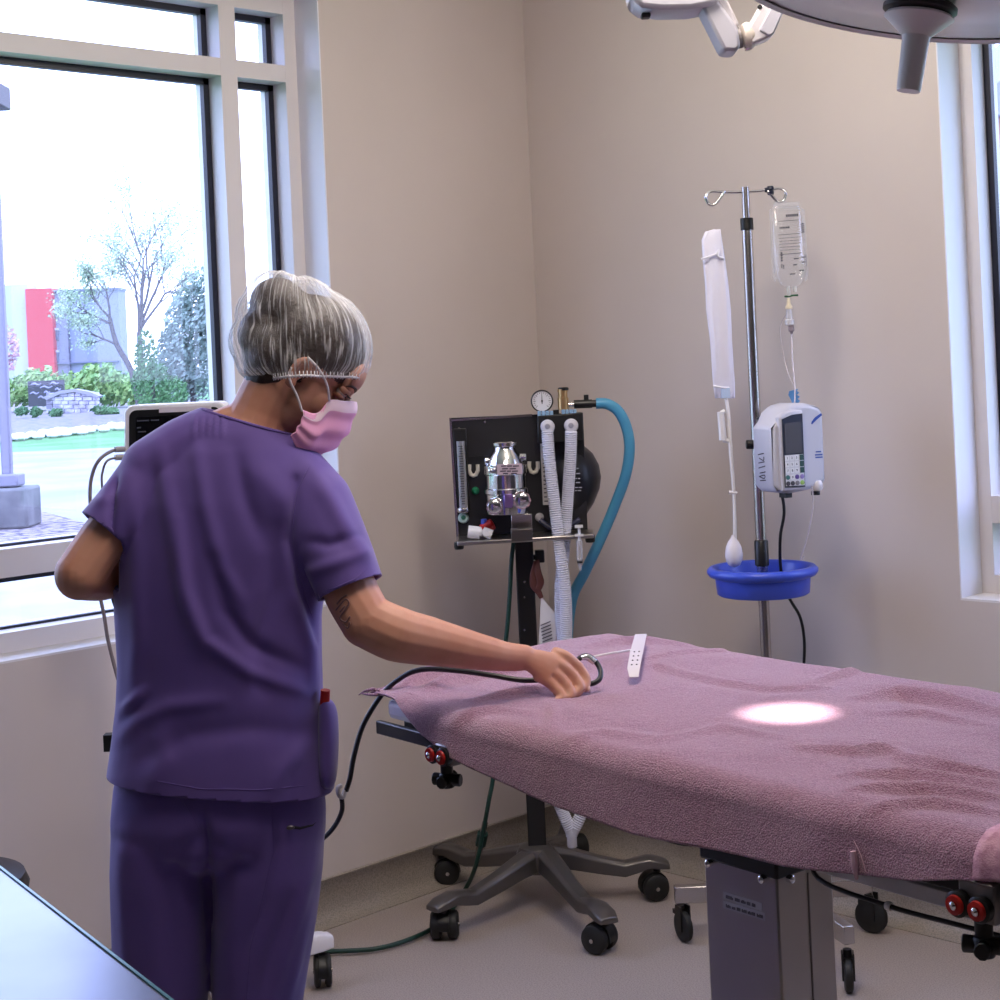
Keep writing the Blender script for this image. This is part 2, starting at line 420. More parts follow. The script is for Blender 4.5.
o = leaves('bed_plants', M_leaf4, pl, .12, None, onZ(60, 418, GZ)); tag(o, 'low green plants growing before the stone sign wall', 'plants'); o['kind'] = 'stuff'
def branch(g, p, dirv, length, r, depth, tips, sway=.35):
    pts = [p]; rr = [r]; d2 = dirv.normalized(); n = 4
    for i in range(n):
        d2 = (d2 + V((random.gauss(0, .12), random.gauss(0, .12), random.gauss(0, .1) + .05))).normalized(); pts.append(pts[-1] + d2 * length / n); rr.append(r * (1 - .4 * (i + 1) / n))
    g.tube(pts, rr, 5 if depth > 1 else 4)
    if depth == 0: tips.extend(pts[1:]); return
    for j in range(4):
        q = pts[random.randint(2, n)]; ax = V((random.gauss(0, 1), random.gauss(0, 1), random.gauss(0, .4))).normalized()
        branch(g, q, (d2 + ax * random.uniform(.5, .95)).normalized(), length * random.uniform(.55, .75), rr[-1] * .75, depth - 1, tips)
    if depth <= 1: tips.extend(pts[2:])
d = 62.; tp = onZ(138, 410, GZ); tp = V((*dep(140, 405, d).xy, GZ))
t = thing('leafing_tree', 'bare branched tree with thin pale young leaves beyond the lawn', 'tree', tp)
g = G(); tips = []; k = d / F
fork = dep(139, 332, d)
g.tube([tp, dep(141, 370, d), fork], [.17, .13, .1], 7)
for (x, y, dd) in ((147, 225, .5), (168, 238, -.5), (134, 240, .3), (184, 268, .4), (155, 212, -.3), (172, 222, .6)):
    e = dep(x, y, d + dd); branch(g, fork, e - fork, (e - fork).length * .6, .065, 3, tips)
for a, b in (((139, 378), (112, 322)),):
    g.tube([V((*dep(141, 402, d).xy, GZ)), dep(132, 372, d), dep(117, 345, d), dep(110, 318, d)], [.14, .12, .1, .08], 7, sub=3)
    for q, e in (((117, 345), (84, 330)), ((110, 318), (84, 288)), ((110, 318), (98, 268)), ((112, 325), (72, 302))):
        q = dep(*q, d); e = dep(*e, d + random.uniform(-.6, .6)); branch(g, q, e - q, (e - q).length * .7, .05, 3, tips)
g.build('trunk', M_bark, t)
lp = [q + V((random.gauss(0, .16), random.gauss(0, .16), random.gauss(0, .16))) for q in tips for _ in range(4)]
random.shuffle(lp); leaves('foliage', M_leaf2, lp[:16000], .06, t)
def bush(name, label, cat, blobs, m, d, size, base):
    tp = V((*dep(base[0], base[1], d).xy, GZ)); t = thing(name, label, cat, tp)
    ex = []
    for (cx, cy, rx, ry, n) in blobs: ex += blob(cx, cy, rx, ry, d, n, rx * d / F)
    leaves('foliage', m, ex, size, t)
    G().tube([tp, dep(blobs[0][0], blobs[0][1], d)], [.16, .08], 7).build('trunk', M_bark, t)
bush('broadleaf_tree', 'dense blue green tree standing right of the bare branched tree', 'tree', [(188, 345, 28, 60, 2900), (203, 306, 26, 40, 1700), (174, 366, 22, 40, 1500), (225, 350, 40, 60, 1800)], M_leaf3, 66., .13, (195, 408))
bush('weeping_shrub', 'low weeping green shrub growing under the branched tree', 'shrub', [(152, 385, 22, 24, 1100), (146, 362, 12, 34, 700), (172, 392, 16, 17, 600)], M_leaf4, 50., .08, (155, 412))
bush('blossoming_tree', 'small pink blossoming tree beside the light pole', 'tree', [(6, 350, 14, 24, 420)], mat('pink blossom', (190, 150, 164), .8), 80., .14, (4, 402))
# house beyond window_2
hd = 26.
p = dep(1012, 330, hd); p.z = GZ
t = thing('house', 'brick house with a grey gable roof outside the right hand window', 'house', p)
M_brick = mat('pinkish brick', (190, 138, 128), .9, mottle=(6, (170, 120, 112), .4, .6))
c0 = dep(988, 118, hd)
G().box(V((p.x, p.y, (c0.z + GZ) / 2)) + R0 * 3.3 + FW * 3, (7.4, 6, c0.z - GZ), VIEW).build('house_wall', M_brick, t)
a = V((p.x, p.y, c0.z)) + R0 * -.75; b = a + R0 * 8.1; ap = (a + b) / 2 + ZZ * 3.4
G().prism([a - FW * .3, b - FW * .3, ap - FW * .3], FW * 6.6).build('roof', mat('grey shingle', (140, 140, 160), .8), t)
q = V((p.x, p.y, 0)) + R0 * .25 - FW * .02
G().box(q + ZZ * (c0.z - 1.4), (.9, .08, 1.5), VIEW).build('window', mat('building window', (0, 0, 0)), t)

# ------------------------------------------------------------------ shared: castor wheels on star bases
def caster(par, p, yaw, r=.03, w=.02, twin=True, hood=True, stem=.035, wm=M_rubber):
    """p = point on the floor under the swivel; the wheel trails a little"""
    f = V((math.cos(yaw), math.sin(yaw), 0)); s = V((-f.y, f.x, 0)); c = V(p) + ZZ * r - f * .012
    g = G(); g.cyl(V(p) + ZZ * (r * 1.7), V(p) + ZZ * (r * 2 + stem), .011, n=12)
    if hood:
        g.loft([[c + s * o + f * (math.cos(a) * (r + .004)) + ZZ * (math.sin(a) * (r + .004)) for a in [PI * (-.05 + 1.1 * i / 12) for i in range(13)]] for o in (-w * .5, w * .5)])
    else:
        for o in (-1, 1): g.box(c + s * o * (w * .62) + ZZ * r * .55, (.03, .004, r * 1.6), Matrix((f, s, ZZ)).transposed())
        g.box(V(p) + ZZ * r * 1.85, (.036, w * 1.4, .012), Matrix((f, s, ZZ)).transposed())
    o = g.build('caster', M_black, par)
    for sg in ((-1, 1) if twin else (0,)):
        c2 = c + s * sg * w * .78; h = w * .5 if twin else w * .5
        prof = [(r * .35, -h * 1.05), (r * .8, -h), (r * .96, -h * .7), (r, -h * .3), (r, h * .3), (r * .96, h * .7), (r * .8, h), (r * .35, h * 1.05)]
        ww = G().lathe(c2, prof, s, 26).build('wheel', wm, o)
        G().lathe(c2, [(.006, -h * 1.25), (.006, h * 1.25)], s, 10).build('axle_cap', M_steel2, ww)
    return o

# ------------------------------------------------------------------ anaesthesia machine in the corner
AC = V((.395, -.494, 0)); DA = proj(AC)[2]; KA = DA / F
def QA(x, y, dd=0): return dep(x, y, DA + dd)
t = AN = thing('anesthesia_machine', 'black panelled anesthesia machine on a pole with grey five legged base in the corner', 'anesthesia machine', AC)
for ex, ey in ((445, 940), (604, 952), (443, 883), (658, 898), (573, 858)):
    e = onZ(ex, ey, 0); v = e - AC; u = v.normalized(); s = V((-u.y, u.x, 0)); L = v.length
    g = G(); rings = []
    for q, z, w, h in ((.03, .15, .036, .062), (.25, .135, .031, .05), (.5, .112, .027, .042), (.72, .095, .025, .036), (.84, .105, .027, .034), (.93, .112, .031, .028), (1.04, .106, .033, .022), (1.11, .098, .026, .014)):
        c = AC + u * L * q + ZZ * z
        rings.append([c + s * w * a + ZZ * h * b for a, b in ((-1, -.6), (-.95, .25), (-.55, .5), (.55, .5), (.95, .25), (1, -.6), (.4, -.7), (-.4, -.7))])
    g.loft(rings); leg = g.build('leg', M_castgrey, t, bevel=.003)
    caster(leg, V((e.x, e.y, 0)), math.atan2(u.y, u.x) + random.uniform(-.6, .9), .039, .03, stem=.012)
HC2 = AC - R0 * .012
G().lathe(HC2, [(.05, .1), (.062, .12), (.062, .155), (.054, .172), (.034, .18)], n=24).build('hub', M_castgrey, t)
top = QA(522, 530).z
G().box(HC2 + ZZ * (.17 + top) / 2, (.053, .053, top - .17), VIEW).build('column', M_blackmetal, t, bevel=.004)
PB = .035        # the panel hangs a little in front of the column
g = G().prism([QA(450, 418, -PB), QA(583, 412.5, -PB), QA(588, 537, -PB), QA(457, 542, -PB)], FW * .012)
bp_ = g.build('back_panel', mat('charcoal panel', (34, 33, 36), .45, .2), t, bevel=.002)
G().prism([QA(449.5, 419.5, -PB - .003), QA(532, 414, -PB - .003), QA(532, 416.5, -PB - .003), QA(449.5, 421.5, -PB - .003)], FW * .016).build('top_edge', M_steel2, bp_)
G().prism([QA(449.2, 418, -PB - .003), QA(451.4, 418, -PB - .003), QA(459, 541, -PB - .003), QA(456.6, 541, -PB - .003)], FW * .015).build('side_edge', M_steel2, bp_)
# shelf below the panel, reaching towards the viewer
sh = G().prism([QA(457, 536, -PB), QA(594, 529, -PB), QA(594, 534, -PB - .12), QA(457, 542, -PB - .12)], ZZ * -.012).build('shelf', M_steel, t, bevel=.003)
for x, y in ((459, 545), (590, 538)):
    G().lathe(QA(x, y, -PB - .1), [(.012, -.012), (.014, -.008), (.014, .008), (.01, .01)], n=16).build('shelf_foot', M_black, sh)
G().pbox(511.5, 514, 532.5, 538, DA - PB - .02, .03).build('bracket', M_steel2, t, bevel=.002)
G().pbox(511, 529, 532.5, 541, DA - PB - .135, .03).build('bracket_plate', mat('dark steel', (110, 104, 100), .35, .9), t, bevel=.002)
# flowmeter
fm = G().prism([QA(453, 429, -PB - .02), QA(466, 428.5, -PB - .02), QA(470, 512, -PB - .02), QA(458.5, 513, -PB - .02)], FW * .02).build('flowmeter', M_black, t, bevel=.002)
G().tube([QA(460.5, 441, -PB - .026), QA(463.8, 509, -PB - .026)], .0125, 14).build('flow_tube', film('clear acrylic', (200, 200, 205), .45, .08, 1., 1.45), fm)
g = G()
for i in range(24):
    y = 446 + i * 2.5; x = 460.8 + (y - 441) * .048
    g.pbox(x - (2 if i % 4 else 3), y, x + 1.5, y + .6, DA - PB - .0405, .001)
g.build('scale_marks', M_black, fm)
G().lathe(QA(463.8, 510, -PB - .026), [(.018, -.006), (.02, 0), (.018, .006)], n=20).build('tube_socket', M_steel2, fm)
kn = G().lathe(QA(463.5, 517.5, -PB - .005), [(.015, 0), (.016, .012), (.012, .02), (.004, .021)], -FW, 20).build('flow_knob', mat('pale green plastic', (176, 200, 188), .4), t)
G().lathe(QA(463.5, 517.5, -PB - .026), [(.007, 0), (.006, .004), (.001, .005)], -FW, 14).build('knob_cap', mat('green cap', (34, 96, 70), .4), kn)
G().lathe(QA(475.5, 490.5, -PB), [(.011, 0), (.0115, .006), (.006, .014), (.001, .015)], -FW, 16).build('indicator', mat('green lens', (40, 120, 84), .2), t)
for x, y in ((473.5, 469.5), (533.5, 466.5)):
    g = G(); g.tube([QA(x - 4.2, y - 5, -PB - .008), QA(x - 4.4, y + 1, -PB - .008), QA(x - 2.5, y + 5.2, -PB - .008), QA(x, y + 6.2, -PB - .008), QA(x + 2.5, y + 5.2, -PB - .008), QA(x + 4.4, y + 1, -PB - .008), QA(x + 4.2, y - 5, -PB - .008)], .006, 8)
    g.build('hose_hook', mat('cream plastic', (206, 200, 186), .4), t)
G().prism([QA(469, 456.5, -PB - .003), QA(492, 455.5, -PB - .003), QA(492, 460, -PB - .003), QA(469, 461, -PB - .003)], FW * .004).build('bracket_bar', M_black, t)
for x, y in ((459, 428.5), (485, 422)):
    G().lathe(QA(x, y, -PB), [(.004, 0), (.0035, .003), (.001, .0035)], -FW, 10).build('screw', M_steel2, t)
# vaporizer
VC = QA(507.5, 514, -PB - .07)
def hy(y): return (514 - y) * KA
va = G().lathe(VC, [(.05, 0), (.058, .003), (.06, .012), (.06, hy(494)), (.063, hy(493)), (.063, hy(489)), (.058, hy(488)), (.058, hy(475)), (.061, hy(474)), (.061, hy(466)), (.054, hy(465)), (.05, hy(461)), (.044, hy(456)), (.034, hy(452)), (.031, hy(449.5)), (.031, hy(448)), (.035, hy(447)), (.036, hy(444)), (.03, hy(443)), (.012, hy(443.5))], n=40).build('vaporizer', M_chrome, t, sharp=30)
for x, y, r in ((484.5, 461, .011), (526.5, 457, .011)):
    s = 1 if x > 507 else -1
    G().cyl(QA(x, y, -PB - .075), QA(x - s * 14, y, -PB - .07), .011, n=14).build('lug', M_chrome, va, bevel=.002)
for x, y, r in ((494.5, 506, .026), (522, 500, .028)):
    k = G()
    for i in range(9):
        a = 2 * PI * i / 9; c = QA(x, y, -PB - .12) + R0 * math.cos(a) * r * .55 + ZZ * math.sin(a) * r * .55
        k.cyl(c, c - FW * .012, r * .38, n=10)
    k.lathe(QA(x, y, -PB - .125), [(r * .75, 0), (r * .75, .012), (r * .5, .016), (.002, .016)], -FW, 24)
    k.build('dial_knob', M_chrome, va)
G().pbox(488, 468, 494, 474, DA - PB - .132, .03).build('filler_lug', M_chrome, va, bevel=.006)
G().pbox(504, 494, 513, 508, DA - PB - .136, .012).build('sight_glass', mat('sight glass', (120, 96, 150), .1, .5), va, bevel=.003)
lb = G().pbox(497, 464, 522, 474.5, DA - PB - .1345, .004).build('label_plate', mat('label plate', (196, 176, 186), .5), va)
g = G()
for y, segs in ((465.5, ((501, 506), (507, 512), (513, 519))), (468.2, ((502, 508), (509.5, 516))), (470.6, ((500, 506), (507, 511), (512, 518))), (473, ((503, 508), (511, 517)))):
    for a, b in segs: g.pbox(a, y, b, y + 1.1, DA - PB - .1355, .001)
g.build('label_print', M_ink, lb)
# valve block with gauge, pop-off valve and ports
vb = G().prism([QA(537.5, 416, -PB - .06), QA(582.5, 412.5, -PB - .06), QA(583, 440, -PB - .06), QA(538, 444, -PB - .06)], FW * .058).build('valve_block', M_black, t, bevel=.003)
M_lb = mat('pale blue fitting', (142, 176, 206), .35)
for x0, x1, y0, y1 in ((537.5, 553.5, 411, 418), (561.5, 577, 409.5, 417)):
    g = G()
    for i in range(4):
        w = (x1 - x0) / 4; g.pbox(x0 + i * w + .3, y0, x0 + i * w + w - .3, y1, DA - PB - .05, .035)
    g.build('fitting', M_lb, vb, bevel=.002)
G().pbox(553.5, 410, 559, 417, DA - PB - .045, .03).build('spacer', M_black, vb)
gc = QA(542, 401, -PB - .03)
gb = G().lathe(gc, [(.012, -.03), (.03, -.028), (.0325, -.02), (.0325, .004), (.03, .006), (.0285, .003)], -FW, 32, cap=False).build('pressure_gauge', M_black, t)
G().lathe(gc, [(.0285, .002), (.0001, .0025)], -FW, 32, cap=False).build('dial_face', mat('gauge face', (226, 224, 228), .4), gb)
g = G()
for i in range(19):
    a = math.radians(225 - i * 15); u = R0 * math.cos(a) + ZZ * math.sin(a); l = .007 if i % 3 == 0 else .004
    g.tube([gc + u * .0255 - FW * .003, gc + u * (.0255 - l) - FW * .003], .0006, 4)
g.tube([gc + ZZ * -.008 - FW * .004, gc + ZZ * .021 - FW * .004], [.0014, .0006], 5); g.lathe(gc - FW * .003, [(.003, 0), (.002, .002)], -FW, 10)
g.build('needle', M_black, gb)
pv = G().lathe(QA(563.5, 410, -PB - .03), [(.016, 0), (.016, .035), (.0135, .036), (.0135, .052), (.015, .053), (.015, .06), (.012, .061)], n=22).build('popoff_valve', mat('brass', (196, 160, 112), .3, .8), t)
G().lathe(QA(563.5, 393.5, -PB - .03), [(.009, 0), (.009, .008), (.0155, .009), (.0155, .016), (.012, .018)], n=20).build('valve_cap', M_black, pv)
G().cyl(QA(566, 404.5, -PB - .03), QA(576, 404.5, -PB - .03), .0065, n=14).build('valve_outlet', M_steel2, pv)
ad = G().cyl(QA(574, 404.3, -PB - .03), QA(592, 403.6, -PB - .03), .0125, n=18).cyl(QA(592, 403.6, -PB - .03), QA(598, 403.4, -PB - .03), .0105, n=18).build('hose_adapter', M_black, t)
G().pbox(584, 394.8, 588.6, 400, DA - PB - .037, .014).build('adapter_button', M_black, ad)
for x, y in ((547.5, 426.5), (571, 425.5)):
    po = G().lathe(QA(x, y, -PB - .058), [(.019, 0), (.0205, .006), (.0205, .02), (.018, .028), (.013, .031), (.001, .031)], -FW, 24).build('port_elbow', mat('frosted white plastic', (208, 206, 214), .35), vb)
    G().lathe(QA(x, y, -PB - .089), [(.008, 0), (.007, .003), (.001, .0035)], -FW, 14).build('port_cap', mat('grey port cap', (150, 148, 158), .4), po)
# black reservoir bag to the right, panel note, small parts
bg = G().lathe(QA(570.5, 534, .03), [(.012, 0), (.02, .012), (.024, .03), (.05, .055), (.074, .09), (.092, .13), (.098, .165), (.093, .2), (.076, .235), (.05, .26), (.03, .275), (.022, .3)], n=32).build('reservoir_bag', mat('black rubber bag', (16, 16, 24), .35), t)
g = G()
for y, segs in ((468, ((576, 578.5),)), (473, ((576, 580),)), (478, ((575, 577), (578, 580))), (482, ((576, 580),)), (487, ((575, 578), (579, 582))), (490, ((575, 577), (578, 581)))):
    for a, b in segs: g.pbox(a, y, b, y + 1, DA - .0685, .0008)
g.build('bag_print', mat('white print', (186, 186, 196), .7), bg)
nt_ = G().prism([QA(540, 441, -PB - .004), QA(551, 441, -PB - .004), QA(552, 505, -PB - .004), QA(543, 505, -PB - .004)], FW * .002).build('paper_note', M_paper, t)
g = G()
for i in range(14):
    y = 446 + i * 4.2; g.pbox(542 + (y - 441) * .04, y, 547.5 + random.uniform(-1, 1.5), y + 1.1, DA - PB - .0052, .001)
g.build('note_print', M_ink, nt_)
G().lathe(QA(539.5, 517, -PB), [(.012, 0), (.013, .008), (.009, .013), (.001, .014)], -FW, 16).build('panel_knob', mat('grey knob', (176, 172, 176), .4), t)
kb = G().cyl(QA(531, 557.5, -.01), QA(536, 557, -.01), .008, n=12).build('column_knob', M_black, t)
G().pbox(535, 550.5, 544.5, 563, DA - .025, .03).build('grip', M_black, kb, bevel=.004)
G().tube([QA(540, 520, -PB - .012), QA(552, 528, -PB - .02), QA(566, 527, -PB - .02), QA(580, 519, -PB - .02)], .008, 8, sub=5).build('drain_tube', mat('dark blue tube', (40, 44, 74), .4), t)
for y in (582, 597, 630): G().lathe(QA(524.5, y, -.027), [(.0035, 0), (.003, .002), (.0005, .0025)], -FW, 10).build('screw', M_steel2, t)
# things hung on or resting on the machine
def QS(x, y): return QA(x, y, -PB - .085)
t2 = thing('hose_connector', 'white plastic elbow connector lying on the machine shelf', 'connector', QS(476, 538))
G().tube([QS(468, 531.5), QS(480, 533)], [.018, .018], 18).tube([QS(479, 533), QS(483, 531)], .013, 14).build('body', M_white, t2)
t2 = thing('hose_connector', 'white plastic tee connector beside the red cap on the shelf', 'connector', QS(487, 538))
G().tube([QS(482.5, 531), QS(491.5, 535)], [.013, .0155], 18).tube([QS(486, 532.5) - FW * .004, QS(486, 532.5) - FW * .022], .009, 12).build('body', M_white, t2)
o = G().lathe(QS(484, 526) + FW * .035, [(.008, -.024), (.009, .016), (.007, .017)], n=18).build('tube_stopper', mat('blue cap', (62, 82, 176), .4), org=QS(484, 530) + FW * .035); tag(o, 'small blue plastic cap standing on the machine shelf', 'cap')
o = G().lathe(QS(488.5, 527.5) + FW * .035, [(.016, -.022), (.0165, .012), (.013, .016), (.005, .017)], R0 + ZZ * .5, 22).build('tube_stopper', M_red, org=QS(488.5, 531) + FW * .035); tag(o, 'red plastic cap lying on the machine shelf', 'cap')
# syringe hung at the shelf edge
t2 = thing('syringe', 'clear plastic syringe hanging below the right end of the machine shelf', 'syringe', QA(580, 568, -PB - .13))
G().tube([QA(579.3, 540, -PB - .13), QA(579.8, 560, -PB - .13), QA(580.2, 566, -PB - .13), QA(580.3, 571, -PB - .13)], [.009, .009, .005, .002], 14).build('barrel', film('clear syringe', (226, 226, 234), .35, .1, 1., 1.45), t2)
G().cyl(QA(579.2, 527, -PB - .13), QA(579.5, 545, -PB - .13), .004, n=8).pbox(575, 525.5, 583, 528, DA - PB - .14, .02).pbox(575, 534.5, 583.5, 536.5, DA - PB - .14, .02).build('plunger', M_white, t2)
G().cyl(QA(579.8, 560.5, -PB - .13), QA(579.9, 563, -PB - .13), .0083, n=14).build('stopper', M_black, t2)
# brown strap and papers at the column
g = G(); P = [(534, 561), (531.5, 575), (532.5, 585), (537, 592), (540, 598)]
g.tube([QA(x + 1.5, y, -.045) for x, y in P], [.005, .009, .012, .009, .006], 8, flat=.5, up=FW, sub=5); g.tube([QA(537, 560, -.04), QA(538, 572, -.05), QA(540.5, 582, -.05), QA(538, 590, -.05)], [.006, .01, .011, .008], 8, flat=.5, up=FW, sub=5)
o = g.build('brown_strap', mat('brown leather', (96, 50, 42), .6), org=QA(536, 598, -.045)); tag(o, 'brown leather strap hanging from the black column knob', 'strap')
g = G(); g.prism([QA(541, 596, -.04), QA(557, 616, -.055), QA(555, 648, -.055), QA(538.5, 650, -.04)], FW * .002)
pp = g.build('paper_sheet', M_paper, org=QA(547, 650, -.045)); tag(pp, 'printed white paper sheet hanging beside the black column above the towel', 'paper')
g = G()
for i in range(8):
    x, y = 540.5 + i * .4, 622 + i * 3.3; g.prism([QA(x, y + 3, -.0458), QA(x + 10, y - 1, -.0558), QA(x + 10, y, -.0558), QA(x, y + 4, -.0458)], FW * .001)
g.build('print_lines', M_ink, pp)
# breathing circuit: two corrugated limbs joined by a Y piece
M_corr = film('white corrugated tube', (226, 226, 238), .86, .3, .5, 1.4)
t2 = thing('breathing_circuit', 'white corrugated twin breathing hoses hanging from the machine down behind the table', 'breathing hose', QA(572, 848, -.1))
def corr(px):
    P, _ = catmull([QA(*q) for q in px], [0] * len(px), 8)
    L = [0]
    for a, b in zip(P, P[1:]): L.append(L[-1] + (b - a).length)
    n = int(L[-1] / .0032); pts, rad = [], []
    for i in range(n + 1):
        s = L[-1] * i / n; j = max(0, min(len(L) - 2, int(np.searchsorted(L, s)) - 1)); f = (s - L[j]) / (L[j + 1] - L[j] + 1e-9)
        pts.append(P[j].lerp(P[j + 1], f)); rad.append(.0185 if i % 2 else .0155)
    return G().tube(pts, rad, 14).build('hose', M_corr, t2, sharp=80)
corr([(547.5, 431, -PB - .085), (549, 455, -PB - .09), (554, 500, -PB - .09), (560, 550, -PB - .1), (565, 590, -PB - .1), (566, 640, -.12), (561, 720, -.12), (558, 790, -.11), (563, 812, -.1), (570, 828, -.1)])
corr([(571, 431, -PB - .085), (570.5, 455, -PB - .075), (567.5, 500, -PB - .05), (564, 550, -PB - .05), (560.5, 590, -PB - .06), (563, 640, -.07), (574, 720, -.08), (589, 790, -.09), (582, 812, -.1), (574.5, 828, -.1)])
G().tube([QA(566, 820, -.1), QA(572, 834, -.1)], .0165, 14).tube([QA(579, 820, -.1), QA(572, 834, -.1)], .0165, 14).lathe(QA(572.3, 847, -.1), [(.013, 0), (.0145, .002), (.0145, .03), (.017, .031), (.017, .045), (.012, .05)], n=20).build('y_piece', film('clear y piece', (222, 222, 232), .75, .15, 1., 1.45), t2)
# blue scavenging hose
P = [(596, 403.5, -PB - .03), (607, 404, -PB - .03), (618, 411, -PB - .03), (626, 426, -PB - .03), (629.5, 447, -PB - .03), (626, 474, -PB - .02), (615, 505, -.03), (601, 538, -.01), (585, 572, .02), (572, 600, .05), (567, 650, .07), (566, 720, .08), (566, 800, .09)]
o = G().tube([QA(*q) for q in P], .0158, 16, sub=8).build('scavenging_hose', M_bluehose, org=QA(566, 800, .09)); tag(o, 'thick light blue hose curving from the machine top down behind it', 'hose')
# black supply cable and dark green oxygen hose
P = [QA(514, 540, -.02), QA(511.5, 560, -.03), QA(510, 590, -.04), QA(507, 630, -.05), QA(500, 690, -.06), QA(494, 770, -.06), onZ(489, 800, .33), onZ(483, 832, .23), onZ(475, 868, .12), onZ(463, 893, .035), onZ(442, 921, .012), onZ(415, 937, .012), onZ(380, 948, .012), onZ(345, 951, .012), onZ(300, 952, .012)]
t2 = thing('oxygen_hose', 'dark green oxygen hose running from the machine down across the floor', 'hose', onZ(440, 922, 0))
G().tube(P, .0065, 10, sub=8).build('hose', M_green, t2)
a, b = onZ(486, 818, .272), onZ(477, 861, .13); u = (b - a)
def seg(f0, f1, r, m, n): G().cyl(a + u * f0, a + u * f1, r, n=n).build('coupling', m, t2, bevel=.001)
seg(.1, .35, .009, M_steel2, 14); seg(.35, .62, .0165, M_green, 8); seg(.62, .8, .0105, M_steel2, 14); seg(.8, .95, .008, M_steel2, 14)

# ------------------------------------------------------------------ IV stand by the right hand wall
IC = dep(766, 650, 4.42); IC.z = 0; DI = proj(IC)[2]; KI = DI / F
def QI(x, y, dd=0): return dep(x, y, DI + dd)
px_ = lambda z: proj(IC + ZZ * z)
t = IV = thing('iv_stand', 'chrome IV stand with blue basin standing behind the operating table', 'IV stand', IC)
ztop = QI(748, 187).z; zmid = QI(750, 224).z
G().cyl(IC + ZZ * .12, IC + ZZ * zmid, .0145, n=22).build('pole', M_steel2, t)
G().cyl(IC + ZZ * (zmid - .03), IC + ZZ * ztop, .0105, n=20).build('inner_pole', M_steel2, t)
G().lathe(IC, [(.012, zmid - .017), (.0175, zmid - .016), (.0175, zmid + .016), (.012, zmid + .017)]).build('locking_collar', M_black, t)
zh = QI(750, 191.5).z
for s in (-1, 1):
    P = [(0, 0), (.03, 0), (.062, .002), (.095, .004), (.108, -.008), (.102, -.028), (.088, -.032), (.076, -.022), (.064, -.006), (.056, .004)]
    g = G().tube([IC + R0 * s * x + ZZ * (zh + z) - FW * (.004 if 3 < i < 9 else 0) for i, (x, z) in enumerate(P)], .0042, 10, sub=6)
    h = g.build('hook', M_chrome, t)
    if s > 0:
        G().lathe(IC + R0 * .068 + ZZ * zh, [(.008, -.012), (.01, -.004), (.006, 0), (.01, .004), (.008, .012)], n=14).lathe(IC + R0 * .058 + ZZ * (zh + .002), [(.006, -.006), (.007, 0), (.006, .006)], R0, 12).build('hook_guard', mat('dark blue grip', (26, 30, 52), .45), h)
# base: beam with castors and a front leg
def beam(a, b, h=.046, w=.03, z=.125):
    a, b = V((a.x, a.y, z)), V((b.x, b.y, z)); u = (b - a).normalized(); s = V((-u.y, u.x, 0))
    G().box((a + b) / 2, ((b - a).length, w, h), Matrix((u, s, ZZ)).transposed()).build('base_leg', M_steel2, t, bevel=.003)
eL, eR, eF = onZ(682, 940, 0), onZ(868, 932, 0), onZ(849, 990, 0)
beam(eL + (eL - eR) * .03, eR + (eR - eL) * .03)
beam(eF + (eF - IC) * .04, IC, z=.14)
G().lathe(IC, [(.026, .1), (.03, .11), (.03, .16), (.022, .175), (.016, .18)]).build('pole_socket', M_steel2, t)
caster(t, eL, 2.75, .042, .022, twin=False, hood=False, stem=.012)
caster(t, eR, 3.3, .046, .024, twin=False, hood=False, stem=.012)
caster(t, eF, 2.2, .042, .022, twin=False, hood=False, stem=.018)
# blue basin
zb = QI(764, 594).z; zr = QI(764, 566).z; H = zr - zb
ba = G().lathe(IC, [(.03, zb), (.118, zb), (.124, zb + .004), (.128, zb + H * .62), (.142, zb + H * .68), (.149, zb + H * .8), (.149, zb + H * .9), (.142, zb + H), (.13, zb + H * 1.01), (.124, zb + H * .92), (.12, zb + .012), (.03, zb + .01)], n=48).build('basin', M_bluep, t, sharp=60)
G().lathe(IC, [(.016, zb - .002), (.05, zb + .011), (.045, zb + .02), (.026, zb + .035), (.024, zb + .05)]).build('basin_hub', M_bluep, ba)
G().lathe(IC, [(.015, QI(765, 566).z), (.019, QI(765, 565).z), (.0185, QI(764, 541).z), (.0165, QI(764, 540).z), (.0145, QI(764, 539.5).z)]).build('basin_clamp', M_black, t)
# infusion pump, turned a little to the right
a = math.radians(-24); pr = (R0 * math.cos(a) + FW * math.sin(a) * -1); pa = FW * math.cos(a) + R0 * math.sin(a); PM = Matrix((pr, pa, ZZ)).transposed()
pc = QI(791, 448, -.10); 
t2 = PU = thing('infusion_pump', 'white infusion pump with keypad and dark screen clamped to the IV pole', 'infusion pump', pc - ZZ * .12)
kp = KI * .98
def PP(x, y, o=0):       # x right on the pump's face, y up, o out of the face
    return pc + pr * x + ZZ * y - pa * o
def prings(outline, prof):   # outline scaled inwards at front and back for a soft moulded body
    return [[PP(cx + (x - cx) * sc, cy + (y - cy) * sc, o) for x, y in outline] for sc, o, cx, cy in prof]
g = G()
out = [(-.086, -.095), (-.075, -.11), (-.03, -.118), (.03, -.112), (.074, -.098), (.08, -.09), (.08, .09), (.07, .108), (.03, .118), (-.005, .12), (-.035, .114), (-.056, .1), (-.07, .075), (-.086, .06)]
g.loft(prings(out, [(.84, -.06, 0, 0), (.95, -.055, 0, 0), (1, -.035, 0, 0), (1, .02, 0, 0), (.97, .034, 0, 0), (.93, .04, 0, 0)]))
g.build('body', M_lav, t2, bevel=.006, seg=3)
PX0 = -.022
_PP = PP
PP = lambda x, y, o=0: _PP(x + PX0, y, o)
